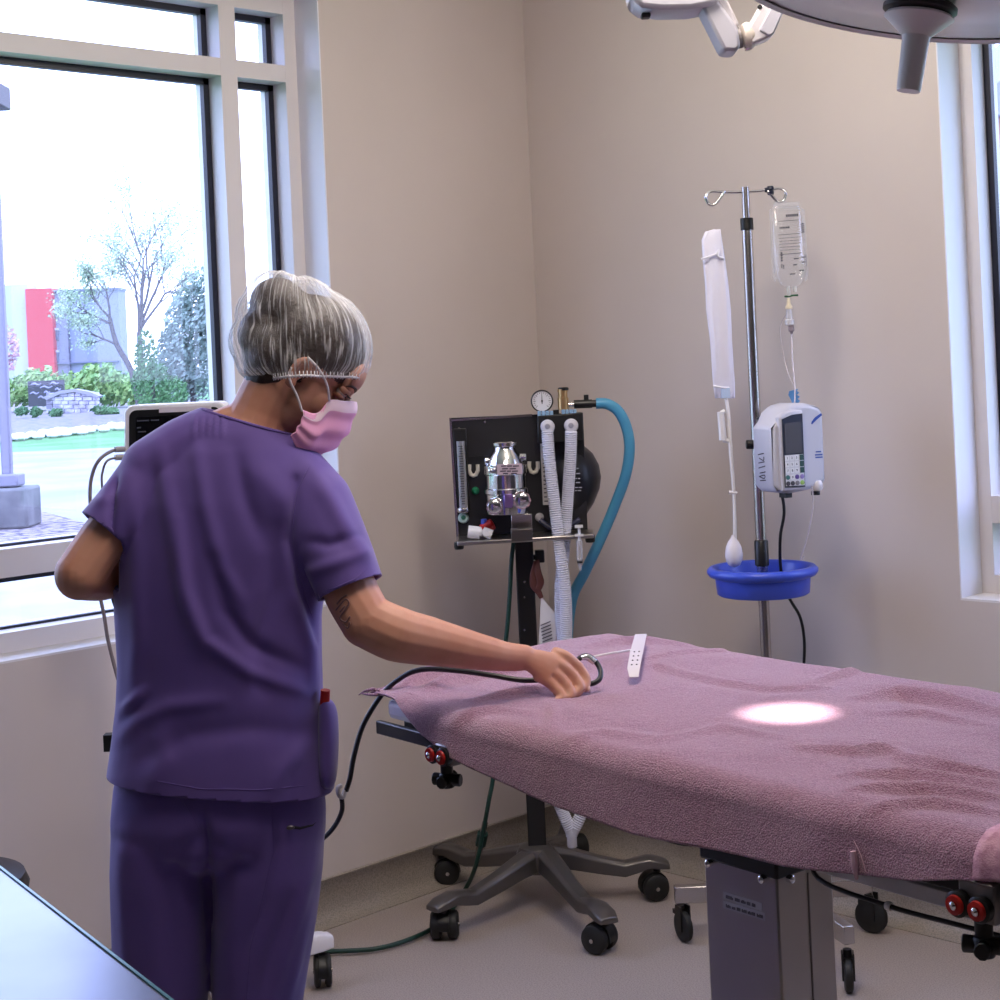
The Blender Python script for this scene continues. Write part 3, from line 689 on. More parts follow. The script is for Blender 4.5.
g = G(); g.loft(prings([(-.042, -.108), (.03, -.108), (.032, .08), (.03, .1), (0, .104), (-.03, .097), (-.044, .086)], [(1, .03, 0, 0), (1, .046, 0, 0), (.95, .05, 0, 0)]))
fp = g.build('front_panel', M_lav, t2, bevel=.003)
g = G().prism([PP(-.036, -.098, .0502), PP(.026, -.1, .0502), PP(.027, .092, .0502), (PP(-.006, .09, .0502)), PP(-.037, .08, .0502)], -pa * .002); fr = g.build('bezel', mat('navy bezel', (22, 24, 48), .3), fp)
G().prism([PP(-.031, -.01, .0526), PP(.02, -.01, .0526), PP(.02, .07, .0526), PP(-.031, .068, .0526)], -pa * .001).build('screen', mat('lcd grey', (70, 68, 74), .25), fr)
G().prism([PP(-.034, -.094, .0524), PP(.024, -.096, .0524), PP(.024, -.014, .0524), PP(-.034, -.014, .0524)], -pa * .0008).build('keypad', mat('keypad white', (214, 214, 218), .4), fr)
M_key = mat('key white', (230, 230, 232), .4)
n = 0
for r in range(3):
    for c in range(3):
        n += 1; x, y = -.0275 + c * .0142, -.022 - r * .0165
        ky = G().box(PP(x, y, .0538), (.0115, .0014, .0125), PM).build('key', M_key, fr)
        text(str(n), .0085, PP(x, y, .0548), pr, ZZ, M_ink, 'digit', ky)
    G().box(PP(.0172, -.022 - r * .0165, .0538), (.0115, .0014, .0145), PM).build('key', mat('dark green key', (40, 76, 72), .4), fr)
def rk(x, y, rgb, s=''):
    ky = G().lathe(PP(x, y, .0532), [(.0062, 0), (.006, .0016), (.0005, .002)], -pa, 14).build('key', mat('key %d %d %d' % rgb, rgb, .4), fr)
rk(-.0275, -.072, (60, 112, 110)); rk(.001, -.072, (92, 70, 140)); rk(.0165, -.072, (150, 130, 190)); rk(-.0275, -.088, (70, 66, 74)); rk(-.0135, -.088, (62, 60, 68)); rk(.0012, -.088, (120, 118, 122)); rk(.0165, -.088, (150, 190, 96))
ky = G().box(PP(-.0133, -.072, .0538), (.0115, .0014, .0125), PM).build('key', M_key, fr); text('0', .0085, PP(-.0133, -.072, .0548), pr, ZZ, M_ink, 'digit', ky)
PP = _PP
# door side marks: blue swoosh and small print
G().tube([PP(.04, .062, .0405), PP(.05, .072, .0405), PP(.062, .08, .0405), PP(.074, .086, .0395)], [.002, .004, .004, .003], 6, flat=.15, up=pa, sub=4).tube([PP(.041, .067, .0405), PP(.055, .079, .0405)], [.001, .002], 5, flat=.2, up=pa).build('emblem', M_blueink, t2)
g = G()
for y, x0, x1 in ((-.012, .05, .066), (-.02, .047, .07), (-.027, .048, .07)): g.box(PP((x0 + x1) / 2, y, .0405), (x1 - x0, .001, .003), PM)
g.build('small_print', M_blueink, t2)
G().lathe(PP(.055, -.1, .03), [(.013, -.014), (.016, -.006), (.016, .006), (.012, .012)], n=20).build('tube_latch', M_white2, t2); G().lathe(PP(.05, -.122, .03), [(.012, -.004), (.012, .006)], n=16).build('foot', M_black, t2)
G().box(PP(-.03, -.122, .01), (.02, .03, .012), PM).build('foot', M_black, t2)
# handwriting on the left flank
g = G()
for pts in ([(-.008, -.03), (.004, -.026)], [(-.006, -.038), (.003, -.043), (.004, -.034)], [(-.008, -.05), (.005, -.046)], [(-.008, -.062), (.006, -.056)], [(-.006, -.074), (.006, -.07)], [(-.008, -.082), (.003, -.086), (.004, -.078), (-.007, -.082)], [(-.006, -.092), (.006, -.09)]):
    g.tube([PP(-.0862, y * 1.1 + .02, -.008 + x * 2.2) for x, y in pts], .0014, 5, sub=3 if len(pts) > 2 else 0)
g.build('handwriting', M_ink, t2)
kb = G().cyl(IC + ZZ * QI(752, 445).z - FW * .03, PP(-.06, 0, -.055), .012, n=14).build('clamp', M_black, t2)
G().cyl(QI(746, 444.5, -.05), QI(757, 444.5, -.05), .0125, n=18).build('clamp_knob', M_black, kb, bevel=.003)
G().tube([QI(759, 420, -.05), QI(766, 413, -.06), QI(770, 410, -.07)], .008, 8).build('handle', M_black, t2)
P = [QI(779.5, 489, -.1), QI(783, 500, -.1), QI(784, 515, -.1), QI(780.5, 535, -.09), QI(780, 556, -.07), QI(781, 572, -.06)]
c2 = IC + R0 * .05 + FW * .02
P2 = [QI(786, 592, .05), QI(792, 603, .05), QI(800, 617, .06), QI(804, 637, .06), QI(804, 662, .05), QI(800, 720, .04), QI(780, 800, .05), QI(735, 835, .05), QI(690, 845, .02), QI(655, 836, 0)]
o = G().tube(P, .0042, 8, sub=6).tube(P2, .0042, 8, sub=6).build('power_cord', M_cable, org=QI(800, 720, .04)); tag(o, 'black power cord hanging from the infusion pump past the blue basin', 'cord')
# bag of clear fluid on the right hook
t2 = thing('iv_bag', 'clear printed fluid bag hanging from the right hook above the infusion pump', 'IV bag', QI(789, 286, -.03))
M_bag = film('clear bag', (236, 236, 240), .16, .12, 1., 1.45)
bc = QI(788.5, 245, -.03); aR = (R0 * .985 - ZZ * .02 + FW * .17).normalized()
rows = [(206, 12, .002), (211, 14, .004), (216, 15, .008), (225, 16, .014), (238, 16.5, .018), (252, 16.8, .02), (264, 17, .02), (273, 16.5, .017), (280, 14, .011), (285, 10, .005), (288, 6, .003)]
def bagp(x, y, o=0): return QI(788.7 + (y - 245) * .05, y, -.03) + aR * x * KI - FW * o
g = G(); g.loft([[bagp(math.copysign(abs(math.cos(2 * PI * i / 24)) ** .7, math.cos(2 * PI * i / 24)) * w, y, -th * math.sin(2 * PI * i / 24)) for i in range(24)] for y, w, th in rows])
g.build('pouch', M_bag, t2)
g = G()
for sx in (-1, 1): g.prism([bagp(sx * 15, 208, 0), bagp(sx * 18.5, 210), bagp(sx * 18.8, 278), bagp(sx * 15.5, 282)], FW * .001)
g.prism([bagp(-13, 202), bagp(13, 202), bagp(15, 209), bagp(-15, 209)], FW * .001)
g.build('welded_edge', film('clear weld', (240, 240, 246), .25, .1, 1., 1.45), t2)
g = G()
def dash(x0, x1, y, h, tilt=-.06):
    g.prism([bagp(x0, y + x0 * tilt, .0225), bagp(x1, y + x1 * tilt, .0225), bagp(x1, y + x1 * tilt + h, .0225), bagp(x0, y + x0 * tilt + h, .0225)], FW * .0004)
random.seed(5)
x = -3
while x < 10: w = random.uniform(1.2, 2); dash(x, x + w, 215, 2.6); x += w + .35
dash(-11, 10, 221, .5); 
x = -10
while x < 0: w = random.uniform(1, 2.2); dash(x, x + w, 227, 1.8); x += w + .4
dash(-12, 11, 234.5, .5); dash(-12, 11, 254, .6)
for yy in (238, 241, 244, 247, 250):
    x = -11
    while x < 10: w = random.uniform(1.5, 4); dash(x, x + w, yy, .5); x += w + .6
for yy in (225, 227, 229, 231, 233): dash(12, 15.5, yy, 1.1)
for yy in (252, 254.5, 257, 259.5): dash(-10.5, -8.5, yy, 1.6)
for i in range(6): dash(-10.5 + (i % 2) * 2, -9.2 + (i % 2) * 2, 264 + i * .7, 1.0)
for a_, b_, yy in ((3, 8, 259), (11, 15, 258), (11, 15, 263), (2, 6, 265), (8, 13, 271), (-2, 4, 274)): dash(a_, b_, yy, 1.1)
dash(15.5, 16, 256, 12)
g.build('bag_print', mat('grey print', (74, 72, 80), .7), t2)
# ports, drip chamber, line
G().tube([bagp(-2.5, 286), bagp(-2.5, 296)], .005, 10).tube([bagp(4, 286), bagp(4, 292)], .005, 10).build('port', film('clear port', (232, 232, 228), .55, .2, 1., 1.45), t2)
G().tube([QI(784.5, 296.5, -.03), QI(789, 296.2, -.03), QI(793, 295.4, -.03), QI(798, 295.2, -.03)], [.004, .0055, .004, .0045], 8, flat=.6, sub=3).build('port_cap', mat('green port cap', (44, 92, 62), .4), t2)
g = G().lathe(QI(789, 309, -.03), [(.005, 0), (.0095, .001), (.0095, .007), (.006, .012), (.005, .024), (.003, .03)], n=18); g.build('spike', mat('cream spike', (222, 208, 180), .45), t2)
G().lathe(QI(789.6, 326, -.03), [(.004, 0), (.013, .004), (.0125, .016), (.0085, .018), (.008, .045)], n=18).build('drip_chamber', film('clear chamber', (228, 228, 234), .5, .1, 1., 1.45), t2)
G().lathe(QI(791.5, 334, -.03), [(.003, 0), (.0045, .006), (.0085, .009), (.0085, .022), (.006, .024)], n=16).build('chamber_base', mat('mauve grey plastic', (150, 136, 142), .4), t2)
M_line = film('clear line', (226, 216, 222), .55, .15, 1., 1.4)
G().tube([QI(791.5, 334, -.03), QI(792.5, 360, -.05), QI(795, 392, -.09), QI(794, 408, -.1)], .0022, 7, sub=6).tube([QI(812, 486, -.13), QI(813, 505, -.13), QI(810, 525, -.12), QI(805, 545, -.1), QI(801, 556, -.09), QI(801, 560, -.09), QI(804, 556, -.09)], .0022, 7, sub=6).tube([QI(788, 312, -.03), QI(780, 330, -.01), QI(787, 370, -.03), QI(797, 392, -.08)], .0012, 6, sub=6).build('line', M_line, t2)
g = G()
c = QI(795, 399, -.085)
g.prism([c + R0 * x * KI + ZZ * z * KI for x, z in ((-5, 8), (4, 10), (2, 8), (4.5, 6), (2, 4), (5, 2), (2.5, 0), (5, -2), (3, -4), (5, -7), (-2, -6), (-4, 0), (-6, 4))], FW * .008)
g.build('roller_clamp', mat('blue clip', (86, 136, 190), .4), t2)
# white pressure sleeve on the left
t2 = thing('pressure_infuser', 'long white fabric pressure sleeve with tube and bulb hanging on the left', 'pressure infuser', QI(735, 567, -.06))
g = G(); rows = [(229.5, 714, 720.5, .003), (232, 705, 721, .008), (240, 701.5, 722, .012), (258, 702.5, 725, .014), (285, 705, 728.5, .015), (310, 706, 731, .016), (340, 710, 732, .016), (370, 712, 734, .013), (384, 713, 735, .008), (392, 714, 735, .004), (398, 715, 735, .003)]
R_ = []
for y, a, b, th in rows:
    R_.append([QI((a + b) / 2 + (b - a) / 2 * math.copysign(abs(math.cos(2 * PI * i / 28)) ** .6, math.cos(2 * PI * i / 28)), y + random.uniform(-.5, .5), -.04) - FW * th * math.sin(2 * PI * i / 28) * (1 + .25 * math.sin(i * 1.7 + y * .2)) for i in range(28)])
g.loft(R_); sl = g.build('sleeve', mat('white sleeve', (226, 224, 240), .75, bump=(40, .3, .004)), t2, sharp=80)
G().tube([QI(701, 259, -.06), QI(708, 257, -.062), QI(716, 254, -.06), QI(719, 250, -.06), QI(718, 256, -.062), QI(723, 258, -.055)], .003, 7, sub=4).tube([QI(713.5, 386, -.055), QI(722, 387.5, -.06), QI(729, 388, -.055)], .003, 7, sub=3).build('tie', mat('white sleeve tie', (236, 234, 244), .7), sl)
G().pbox(721.5, 388, 730, 398, DI - .06, .008).build('tube_tab', mat('pale blue tab', (186, 206, 236), .5), sl)
G().tube([QI(726, 398, -.05), QI(728.5, 415, -.055), QI(731, 455, -.06), QI(734, 495, -.06), QI(735, 540, -.06)], [.0045, .005, .0055, .0045, .005], 9, sub=5).build('tube', M_white, t2)
G().tube([QI(720.5, 412, -.06), QI(723, 440, -.06)], [.009, .0105], 14).tube([QI(721, 413, -.06), QI(725, 411, -.06)], .006, 8).tube([QI(723, 440, -.06), QI(728.5, 441, -.06)], .006, 8).build('pressure_gauge', M_white, t2)
G().tube([QI(729, 492.5, -.06), QI(737, 493, -.06)], .005, 8).build('tube_ring', M_white2, t2)
G().lathe(QI(734.5, 567, -.06), [(.004, 0), (.015, .005), (.022, .018), (.024, .034), (.021, .053), (.014, .068), (.006, .078), (.004, .085)], n=24).build('squeeze_bulb', mat('ivory bulb', (224, 218, 224), .5), t2)

# ------------------------------------------------------------------ operating table under the towel
ZT = 1.0
EU = (R0 * .62 - FW * .785).normalized(); EV = (R0 * .785 + FW * .62).normalized()
TO = onZ(376, 692, ZT); TO.z = 0
def TP(u, v, z): return TO + EU * u + EV * v + ZZ * z
TM = Matrix((EU, EV, ZZ)).transposed()
TW, TL = .68, 1.5
random.seed(11)
cc = onZ(777, 886, .70)      # nearest top corner of the outer column
cu, cv = (cc - TO).dot(EU), (cc - TO).dot(EV)
t = OT = thing('operating_table', 'steel operating table on a square lift column under the pink towel', 'operating table', TP(cu - .08, cv + .08, 0))
# outer column: from the near corner, left face along -u ... right face along +v
wu, wv = .17, .14
zc = .745
def colbox(g, u0, u1, v0, v1, z0, z1): return g.box(TP((u0 + u1) / 2, (v0 + v1) / 2, (z0 + z1) / 2), (abs(u1 - u0), abs(v1 - v0), z1 - z0), TM)
co = colbox(G(), cu - wu, cu, cv, cv + wv, .07, zc - .02).build('outer_column', M_steel, t, bevel=.004)
g = G(); e = .006
o_ = [(cu - wu - e, cv - e), (cu + e, cv - e), (cu + e, cv + wv + e), (cu - wu - e, cv + wv + e)]
g.prism([TP(u, v, zc - .034) for u, v in o_], ZZ * .034); g.build('collar', M_black, t, bevel=.005)
for u, v, n in ((cu - wu + .02, cv - .007, -EV), (cu - .025, cv - .007, -EV), (cu + .007, cv + .025, EU), (cu + .007, cv + wv - .02, EU)):
    G().lathe(TP(u, v, zc - .037) - n * .004, [(.007, 0), (.0065, .01), (.003, .012), (.001, .012)], n, 14).build('bolt', M_chrome, t)
colbox(G(), cu - wu + .03, cu - .03, cv + .03, cv + wv - .03, zc - .05, .9).build('inner_column', M_steel, t, bevel=.003)
colbox(G(), cu + .0005, cu + .0012, cv + .075, cv + .078, .07, zc - .04).build('cover_seam', mat('dark seam steel', (112, 106, 102), .4, 1.), co)  # darker steel line along the cover seam
colbox(G(), cu - .6, cu + .45, cv - .02, cv + wv + .02, .02, .07).build('base', M_steel, t, bevel=.006)
# sticker on the left face
def LF(a, z): return TP(cu - wu + a * wu, cv - .0004, z)
st = G()
z1 = onZ(738, 897, 0); 
def face(px, py):
    """point of the photo on the column's left face (a vertical plane)"""
    r = ray(px, py); n = EV; p0 = TP(cu, cv - .0006, 0); return CAM + r * ((p0 - CAM).dot(n) / r.dot(n))
st.prism([face(723, 891), face(762, 903), face(762, 911), face(723, 898)], EV * .0005); st.prism([face(723, 900), face(765, 913), face(765, 921), face(723, 908)], EV * .0005)
st = st.build('sticker', mat('sticker grey', (176, 172, 176), .6), co)
g = G()
for r_, (ya, sl) in enumerate(((893.2, .31), (902.2, .31))):
    x = 726
    while x < 757 + r_ * 3:
        w = random.choice((3, 4, 6, 7)); q = min(x + w, 760 + r_ * 3)
        for cx in np.arange(x, q, 1.25):
            h = random.choice((2.4, 3.2, 3.2)); y = ya + (cx - 723) * sl
            g.prism([face(cx, y + 4 - h), face(cx + .8, y + 4 - h + .25), face(cx + .8, y + 4.25), face(cx, y + 4)], -EV * .0006)
        x = q + 2
g.build('sticker_print', mat('print grey', (96, 90, 98), .7), st)
# table top, frame, rails
colbox(G(), .04, TL, .03, TW - .03, .918, .95).build('top_frame', M_blackmetal, t, bevel=.004)
colbox(G(), .012, TL + .02, .012, TW - .012, .95, .988).build('table_top', M_white2, t, bevel=.012)
for v0, v1 in ((-.004, .008), (TW - .008, TW + .004)):
    colbox(G(), .0, TL + .02, v0, v1, .924, .948).build('side_rail', M_blackmetal, t, bevel=.002)
for u in (.2, .75, 1.3):
    colbox(G(), u - .02, u + .02, .006, .05, .915, .942).build('rail_post', M_blackmetal, t)
# rail clamps with red topped screws and black knob
def clamp(u, label, big):
    p = TP(u, -.004, .928); c = thing('rail_clamp', label, 'clamp', TP(u, -.004, .84))
    def B(g, du, dv, dz, su, sv, sz): return g.box(p + EU * du + EV * dv + ZZ * dz, (su, sv, sz), TM)
    g = G(); B(g, 0, -.012, 0, .052 if big else .04, .022, .05 if big else .034); B(g, 0, -.014, .024 if big else .016, .052 if big else .04, .026, .006)
    body = g.build('body', mat('dark grey steel', (138, 132, 130), .35, .8), c, bevel=.004)
    for du in (-.017, .014):
        sc = G().lathe(p + EU * (du - .004) - EV * .022 - ZZ * (.006 if big else .0), [(.0145, 0), (.016, .003), (.016, .012), (.013, .014)], -EV, 22).build('screw_boss', M_black, body)
        G().lathe(p + EU * (du - .004) - EV * .036 - ZZ * (.006 if big else .0), [(.0125, -.002), (.0115, .004), (.006, .0045), (.006, .003), (.0005, .003)], -EV, 22).build('red_ring', mat('clamp red', (168, 30, 26), .3), sc)
        G().lathe(p + EU * (du - .004) - EV * .039 - ZZ * (.006 if big else .0), [(.0055, -.001), (.005, .003), (.002, .0055), (.0005, .0055)], -EV, 12).build('screw_head', M_chrome, sc)
    g = G(); q = p + EU * (.002 if big else -.006) - EV * .014 - ZZ * (.028 if big else .018); g.cyl(q + ZZ * .028, q - ZZ * .02, .011, n=14)
    for i in range(4):
        a = PI / 4 * 0 + i * PI / 2 + .5; uu = EU * math.cos(a) + EV * math.sin(a)
        g.tube([q - ZZ * .026 + uu * .004, q - ZZ * .026 + uu * .026], [.009, .01], 10, flat=1.1)
    g.lathe(q - ZZ * .04, [(.012, 0), (.014, .006), (.014, .022), (.011, .026)], n=16)
    g.build('star_knob', M_black, body, bevel=.002)
    return c
x = ((onZ(446, 772, .885) - TO)).dot(EU); x2 = ((onZ(968, 915, .9) - TO)).dot(EU)
clamp(x + .045, 'black rail clamp with two red screws under the towel corner near the nurse', False)
clamp(x2 + .028, 'dark rail clamp with two bright red screws at the near end of the table', True)
for v in (.07, .3):
    colbox(G(), .98, TL, v, v + .014, .868, .89).build('under_rail', M_white2, t, bevel=.002)
P = [TP(.9, .2, .9), TP(.94, .12, .885), TP(1.0, .05, .868), TP(1.12, .05, .858), TP(1.24, .055, .858), TP(1.45, .06, .86)]
ca = G().tube(P, .0034, 8, sub=6).build('under_cable', M_cable, t)
G().lathe(TP(1.12, .05, .858), [(.0055, -.004), (.0065, 0), (.0055, .004)], EU, 12).build('cable_tie', M_white, ca)

# ------------------------------------------------------------------ pink terry towel
WR = []      # wrinkles as polylines in (u, v): amplitude, width
def wr(px, amp, w): WR.append(([((onZ(x, y, ZT) - TO).dot(EU), (onZ(x, y, ZT) - TO).dot(EV)) for x, y in px], amp, w))
wr([(868, 700), (900, 694), (940, 700), (1000, 714)], .016, .02)
wr([(880, 716), (930, 715), (1000, 730)], .006, .014)
wr([(905, 760), (940, 772), (1000, 780)], .012, .014)
wr([(800, 752), (850, 757), (880, 752), (900, 757)], .008, .013)
wr([(840, 782), (900, 778), (1000, 790)], .011, .013)
wr([(850, 797), (920, 793), (1000, 803)], .011, .012)
wr([(870, 812), (930, 808), (1000, 818)], .009, .012)
wr([(660, 668), (720, 683), (775, 693), (830, 690)], .007, .014)
wr([(812, 686), (840, 676), (862, 670)], .006, .012)
wr([(650, 662), (690, 655), (735, 650)], .006, .012)
wr([(585, 652), (620, 643), (650, 640), (690, 646)], .010, .018)
wr([(430, 692), (470, 678), (520, 672)], .02, .018)
wr([(470, 704), (520, 694), (548, 690)], .010, .016)
wr([(400, 690), (420, 684), (455, 672), (500, 662)], .02, .016)
wr([(445, 716), (490, 712), (520, 716)], .008, .016)
wr([(545, 705), (550, 718), (546, 730)], .004, .009)
wr([(560, 740), (600, 735), (660, 742)], .005, .02)
wr([(650, 745), (720, 728), (780, 740)], .004, .015)
HEM = []
for hx, hy_ in ((372, 694), (385, 700), (400, 714), (420, 735), (444, 753), (470, 767), (492, 777), (529, 794), (560, 807), (604, 821), (638, 833), (706, 848), (784, 865), (856, 874), (913, 880), (957, 879), (1000, 883), (1040, 890)):
    r_ = ray(hx, hy_); p_ = CAM + r_ * ((TP(0, -.03, 0) - CAM).dot(EV) / r_.dot(EV)); HEM.append(((p_ - TO).dot(EU), ZT - p_.z))
def drop(u): return float(np.interp(u, [h[0] for h in HEM], [h[1] for h in HEM]))
def towel_pt(u, s, lift=0):
    """s<0: hanging over the front, 0..TW: on top, >TW: over the back; u along the table"""
    us = u - max(0, min(1, s / TW)) * .11 * max(0, 1 - u / .7)
    rr = .034; fold = 0
    n1 = mnoise.noise(V((u * 5, s * 5, 3.1))) * .006 + mnoise.noise(V((u * 13, s * 13, 7.7))) * .0025
    if s < 0:     # front drop, with rounded ridge
        L = -s; arc = rr * PI / 2
        if L < arc:
            a = L / rr; v, z = -rr * math.sin(a) + .012, ZT - rr * (1 - math.cos(a)); nv, nz = -math.sin(a), math.cos(a)
        else:
            v = -rr + .012 - .012 * min(1, (L - arc) / .08); z = ZT - rr - (L - arc); nv, nz = -1, 0
        o = n1 * .9 + .003 * math.sin(u * 21 + 2 * math.sin(u * 5)) * min(1, L / .1)
    elif s > TW:
        L = s - TW; rr = .02; arc = rr * PI / 2
        if L < arc: a = L / rr; v, z = TW + rr * math.sin(a) - .01, ZT - rr * (1 - math.cos(a)); nv, nz = math.sin(a), math.cos(a)
        else: v, z = TW + rr - .01, ZT - rr - (L - arc); nv, nz = 1, 0
        o = n1 * .5
    else:
        v, z, nv, nz = s + .012 * (1 - s / TW) - .01 * s / TW, ZT, 0, 1
        o = n1 + abs(n1) * .4
        z += .02 * max(0, 1 - u / .22) ** 1.5 * math.sin(PI * min(1, max(0, s / TW)) ) * .6
    for P, amp, w in WR:
        d, tt = segdist(us, max(s, -.05), P)
        if d < w * 4:
            o += amp * math.exp(-(d / w) ** 2) * math.sin(PI * (.08 + .84 * tt)) ** .5 - amp * .35 * math.exp(-((d - w * 2) / w) ** 2) * math.sin(PI * tt)
    o = max(o, -.006) + .004 + lift
    return TP(us, v + nv * o, z + nz * o)
NU, NT, NF, NB = 230, 110, 34, 10
P = []
for i in range(NU + 1):
    u = TL * 1.0 * i / NU + .0
    dmax = drop(u) + .034 * PI / 2 - .034 if u > .03 else .0
    f = max(.012, drop(u) + .02)
    ss = [-f * (1 - j / NF) for j in range(NF)] + [TW * j / NT for j in range(NT + 1)] + [TW + .07 * (j + 1) / NB for j in range(NB)]
    P.append([towel_pt(u, s) for s in ss])
g = G().grid(P)
M_towel = mat('dusty pink terry', (184, 134, 160), .95, Sheen_Weight=.5, Sheen_Roughness=.5, mottle=(330, (140, 90, 118), .4, .66))
nt = M_towel.node_tree; b = nt.nodes['Principled BSDF']
tc = nt.nodes.new('ShaderNodeTexCoord'); n1 = nt.nodes.new('ShaderNodeTexNoise'); n1.inputs['Scale'].default_value = 420; n1.inputs['Detail'].default_value = 3
n2 = nt.nodes.new('ShaderNodeTexNoise'); n2.inputs['Scale'].default_value = 70; n2.inputs['Detail'].default_value = 3
ad = nt.nodes.new('ShaderNodeMath'); ad.operation = 'MULTIPLY_ADD'; ad.inputs[1].default_value = 1.6
bp2 = nt.nodes.new('ShaderNodeBump'); bp2.inputs['Strength'].default_value = .75; bp2.inputs['Distance'].default_value = .006
nt.links.new(tc.outputs['Object'], n1.inputs['Vector']); nt.links.new(tc.outputs['Object'], n2.inputs['Vector'])
nt.links.new(n1.outputs['Fac'], ad.inputs[0]); nt.links.new(n2.outputs['Fac'], ad.inputs[2]); nt.links.new(ad.outputs[0], bp2.inputs['Height']); nt.links.new(bp2.outputs['Normal'], b.inputs['Normal'])
tw = g.build('towel', M_towel, org=TP(0, 0, ZT), sharp=180); tag(tw, 'dusty pink terry towel draped over the operating table', 'towel')
k = tw.modifiers.new('solid', 'SOLIDIFY'); k.thickness = .005; k.offset = -1
# woven border at the near end, thread tufts, loose threads
g = G().grid([[towel_pt(u, s, .004) for s in np.linspace(-(drop(min(u, 1.5)) + .018), .035, 24)] for u in np.linspace(1.315, TL + .01, 16)])
M_band = mat('woven towel border', (196, 150, 166), .85, bump=(420, .5, .002), mottle=(90, (176, 126, 146), .42, .6))
bo = g.build('woven_border', M_band, tw, sharp=180); k = bo.modifiers.new('solid', 'SOLIDIFY'); k.thickness = .004; k.offset = -1
g = G(); 
q = towel_pt(.0, .0)
for i in range(16):
    dvec = (-EU * random.uniform(.02, .045) - EV * random.uniform(-.01, .03) - ZZ * random.uniform(.0, .02)); st_ = q + EU * random.uniform(-.004, .02) + EV * random.uniform(-.02, .02) + ZZ * random.uniform(-.008, .002)
    g.tube([st_, st_ + dvec * .5 + ZZ * random.uniform(-.004, .006), st_ + dvec], [.003, .0026, .001], 6, sub=3)
g.build('corner_fringe', M_towel, tw, sharp=180)
g = G(); u = (onZ(881, 866, .92) - TO).dot(EU)
a = towel_pt(u, -(drop(u) - .01)) - EV * .004; g.tube([a, a - ZZ * .016 + EU * .002, a - ZZ * .035 + EU * .004], [.004, .005, .002], 8, sub=4)
a = towel_pt(u + .0, -.05) - EV * .003; g.tube([towel_pt(u - .0, -.055, .003), towel_pt(u + .012, -.07, .004), towel_pt(u + .02, -.09, .003)], .0008, 5, sub=4)
g.build('loose_thread', mat('pale thread', (214, 176, 188), .8), tw)
# pad edge seen under the lifted corner
# white ribbed strip and the sensor lying on the towel
def ont(x, y, h=.012): return onZ(x, y, ZT + h)
t2 = thing('plastic_strip', 'small white perforated plastic strip lying across the back of the towel', 'strip', ont(637, 668, .01))
g = G(); Pm = [ont(641, 634, .03), ont(637, 650, .035), ont(633.5, 668, .03), ont(634, 677, .018)]
sp = []
for i, q in enumerate(Pm):
    w = (.012, .0125, .0115, .008)[i]; sp.append((q, w))
g.loft([[q - R0 * w, q + R0 * w, q + R0 * w * .9 + FW * .004 - ZZ * .002, q - R0 * w * .9 + FW * .004 - ZZ * .002] for q, w in sp])
s_ = g.build('strip', mat('white strip', (206, 198, 206), .5), t2)
g = G()
for i in range(4):
    for sx in (-.0045, .0045):
        g = G(); q = sp[1][0].lerp(sp[2][0], .1 + i * .24); g.lathe(q + R0 * sx - FW * .0015, [(.0018, 0), (.0012, .002)], -FW, 8); g.build('hole', M_ink, s_)
o = G().tube([ont(632, 650, .03), ont(612, 653, .02), ont(592, 657, .016), ont(580, 659, .02)], .0022, 7, sub=5).build('thin_string', M_cord, org=ont(605, 655, .01)); tag(o, 'thin white string running from the plastic strip to the hand', 'string')

# ------------------------------------------------------------------ patient monitor and its stand by window_1
MC = dep(190, 470, 4.1); MC.z = 0
t = thing('monitor_stand', 'white monitor stand on castors behind the nurse by the window', 'stand', MC)
zm = dep(178, 470, 4.1).z
G().cyl(MC + ZZ * .1, MC + ZZ * (zm - .02), .02, n=20).build('pole', M_white2, t)
G().box(MC + ZZ * (zm - .02), (.16, .14, .02), VIEW).build('platform', M_white2, t, bevel=.004)
G().lathe(MC, [(.05, .07), (.06, .08), (.06, .13), (.035, .15), (.022, .16)]).build('hub', M_white2, t)
e0 = onZ(325, 984, 0)
for i, q in enumerate([e0, MC + (e0 - MC).normalized() * .001]):
    if i: break
L = (V((e0.x, e0.y, 0)) - MC).length; a0 = math.atan2(e0.y - MC.y, e0.x - MC.x)
for i in range(5):
    a = a0 + i * 2 * PI / 5; LL = L if i == 0 else .27
    u = V((math.cos(a), math.sin(a), 0)); s = V((-u.y, u.x, 0)); g = G(); rings = []
    for q, w, z0, z1 in ((.03, .03, .085, .13), (LL * .8, .026, .09, .135), (LL - .01, .027, .092, .135), (LL + .022, .024, .096, .128)):
        rings.append([MC + u * q + s * w * x + ZZ * (z0 + (z1 - z0) * y) for x, y in ((-1, 0), (-1, .7), (-.7, 1), (.7, 1), (1, .7), (1, 0))])
    lg = g.loft(rings) and g.build('base_leg', M_white2, t, bevel=.004)
    caster(lg, MC + u * (LL - .005), (2.5 if i == 0 else a + 2.4), .041, .018, stem=.012)
mp = MC + ZZ * zm
t2 = thing('patient_monitor', 'white framed patient monitor with a black screen behind the nurse by the window', 'monitor', mp - ZZ * .008)
ma = math.radians(3); mr = (R0 * math.cos(ma) + ZZ * math.sin(ma) * .6).normalized(); dm = 4.0
def MPt(x, y, o=0): return dep(x, y, dm) - FW * o
def rrect(x0, y0, x1, y1, r, sl=0):
    out = []
    for cx, cy, a in ((x1 - r, y0 + r, -90), (x1 - r, y1 - r, 0), (x0 + r, y1 - r, 90), (x0 + r, y0 + r, 180)):
        for i in range(7):
            b = math.radians(a + i * 15); x = cx + r * math.cos(b); out.append((x, cy + r * math.sin(b) - (x - x0) * sl))
    return out
g = G(); OO = rrect(124.5, 405.5, 226, 478, 9, .045); cx, cy = 175, 442
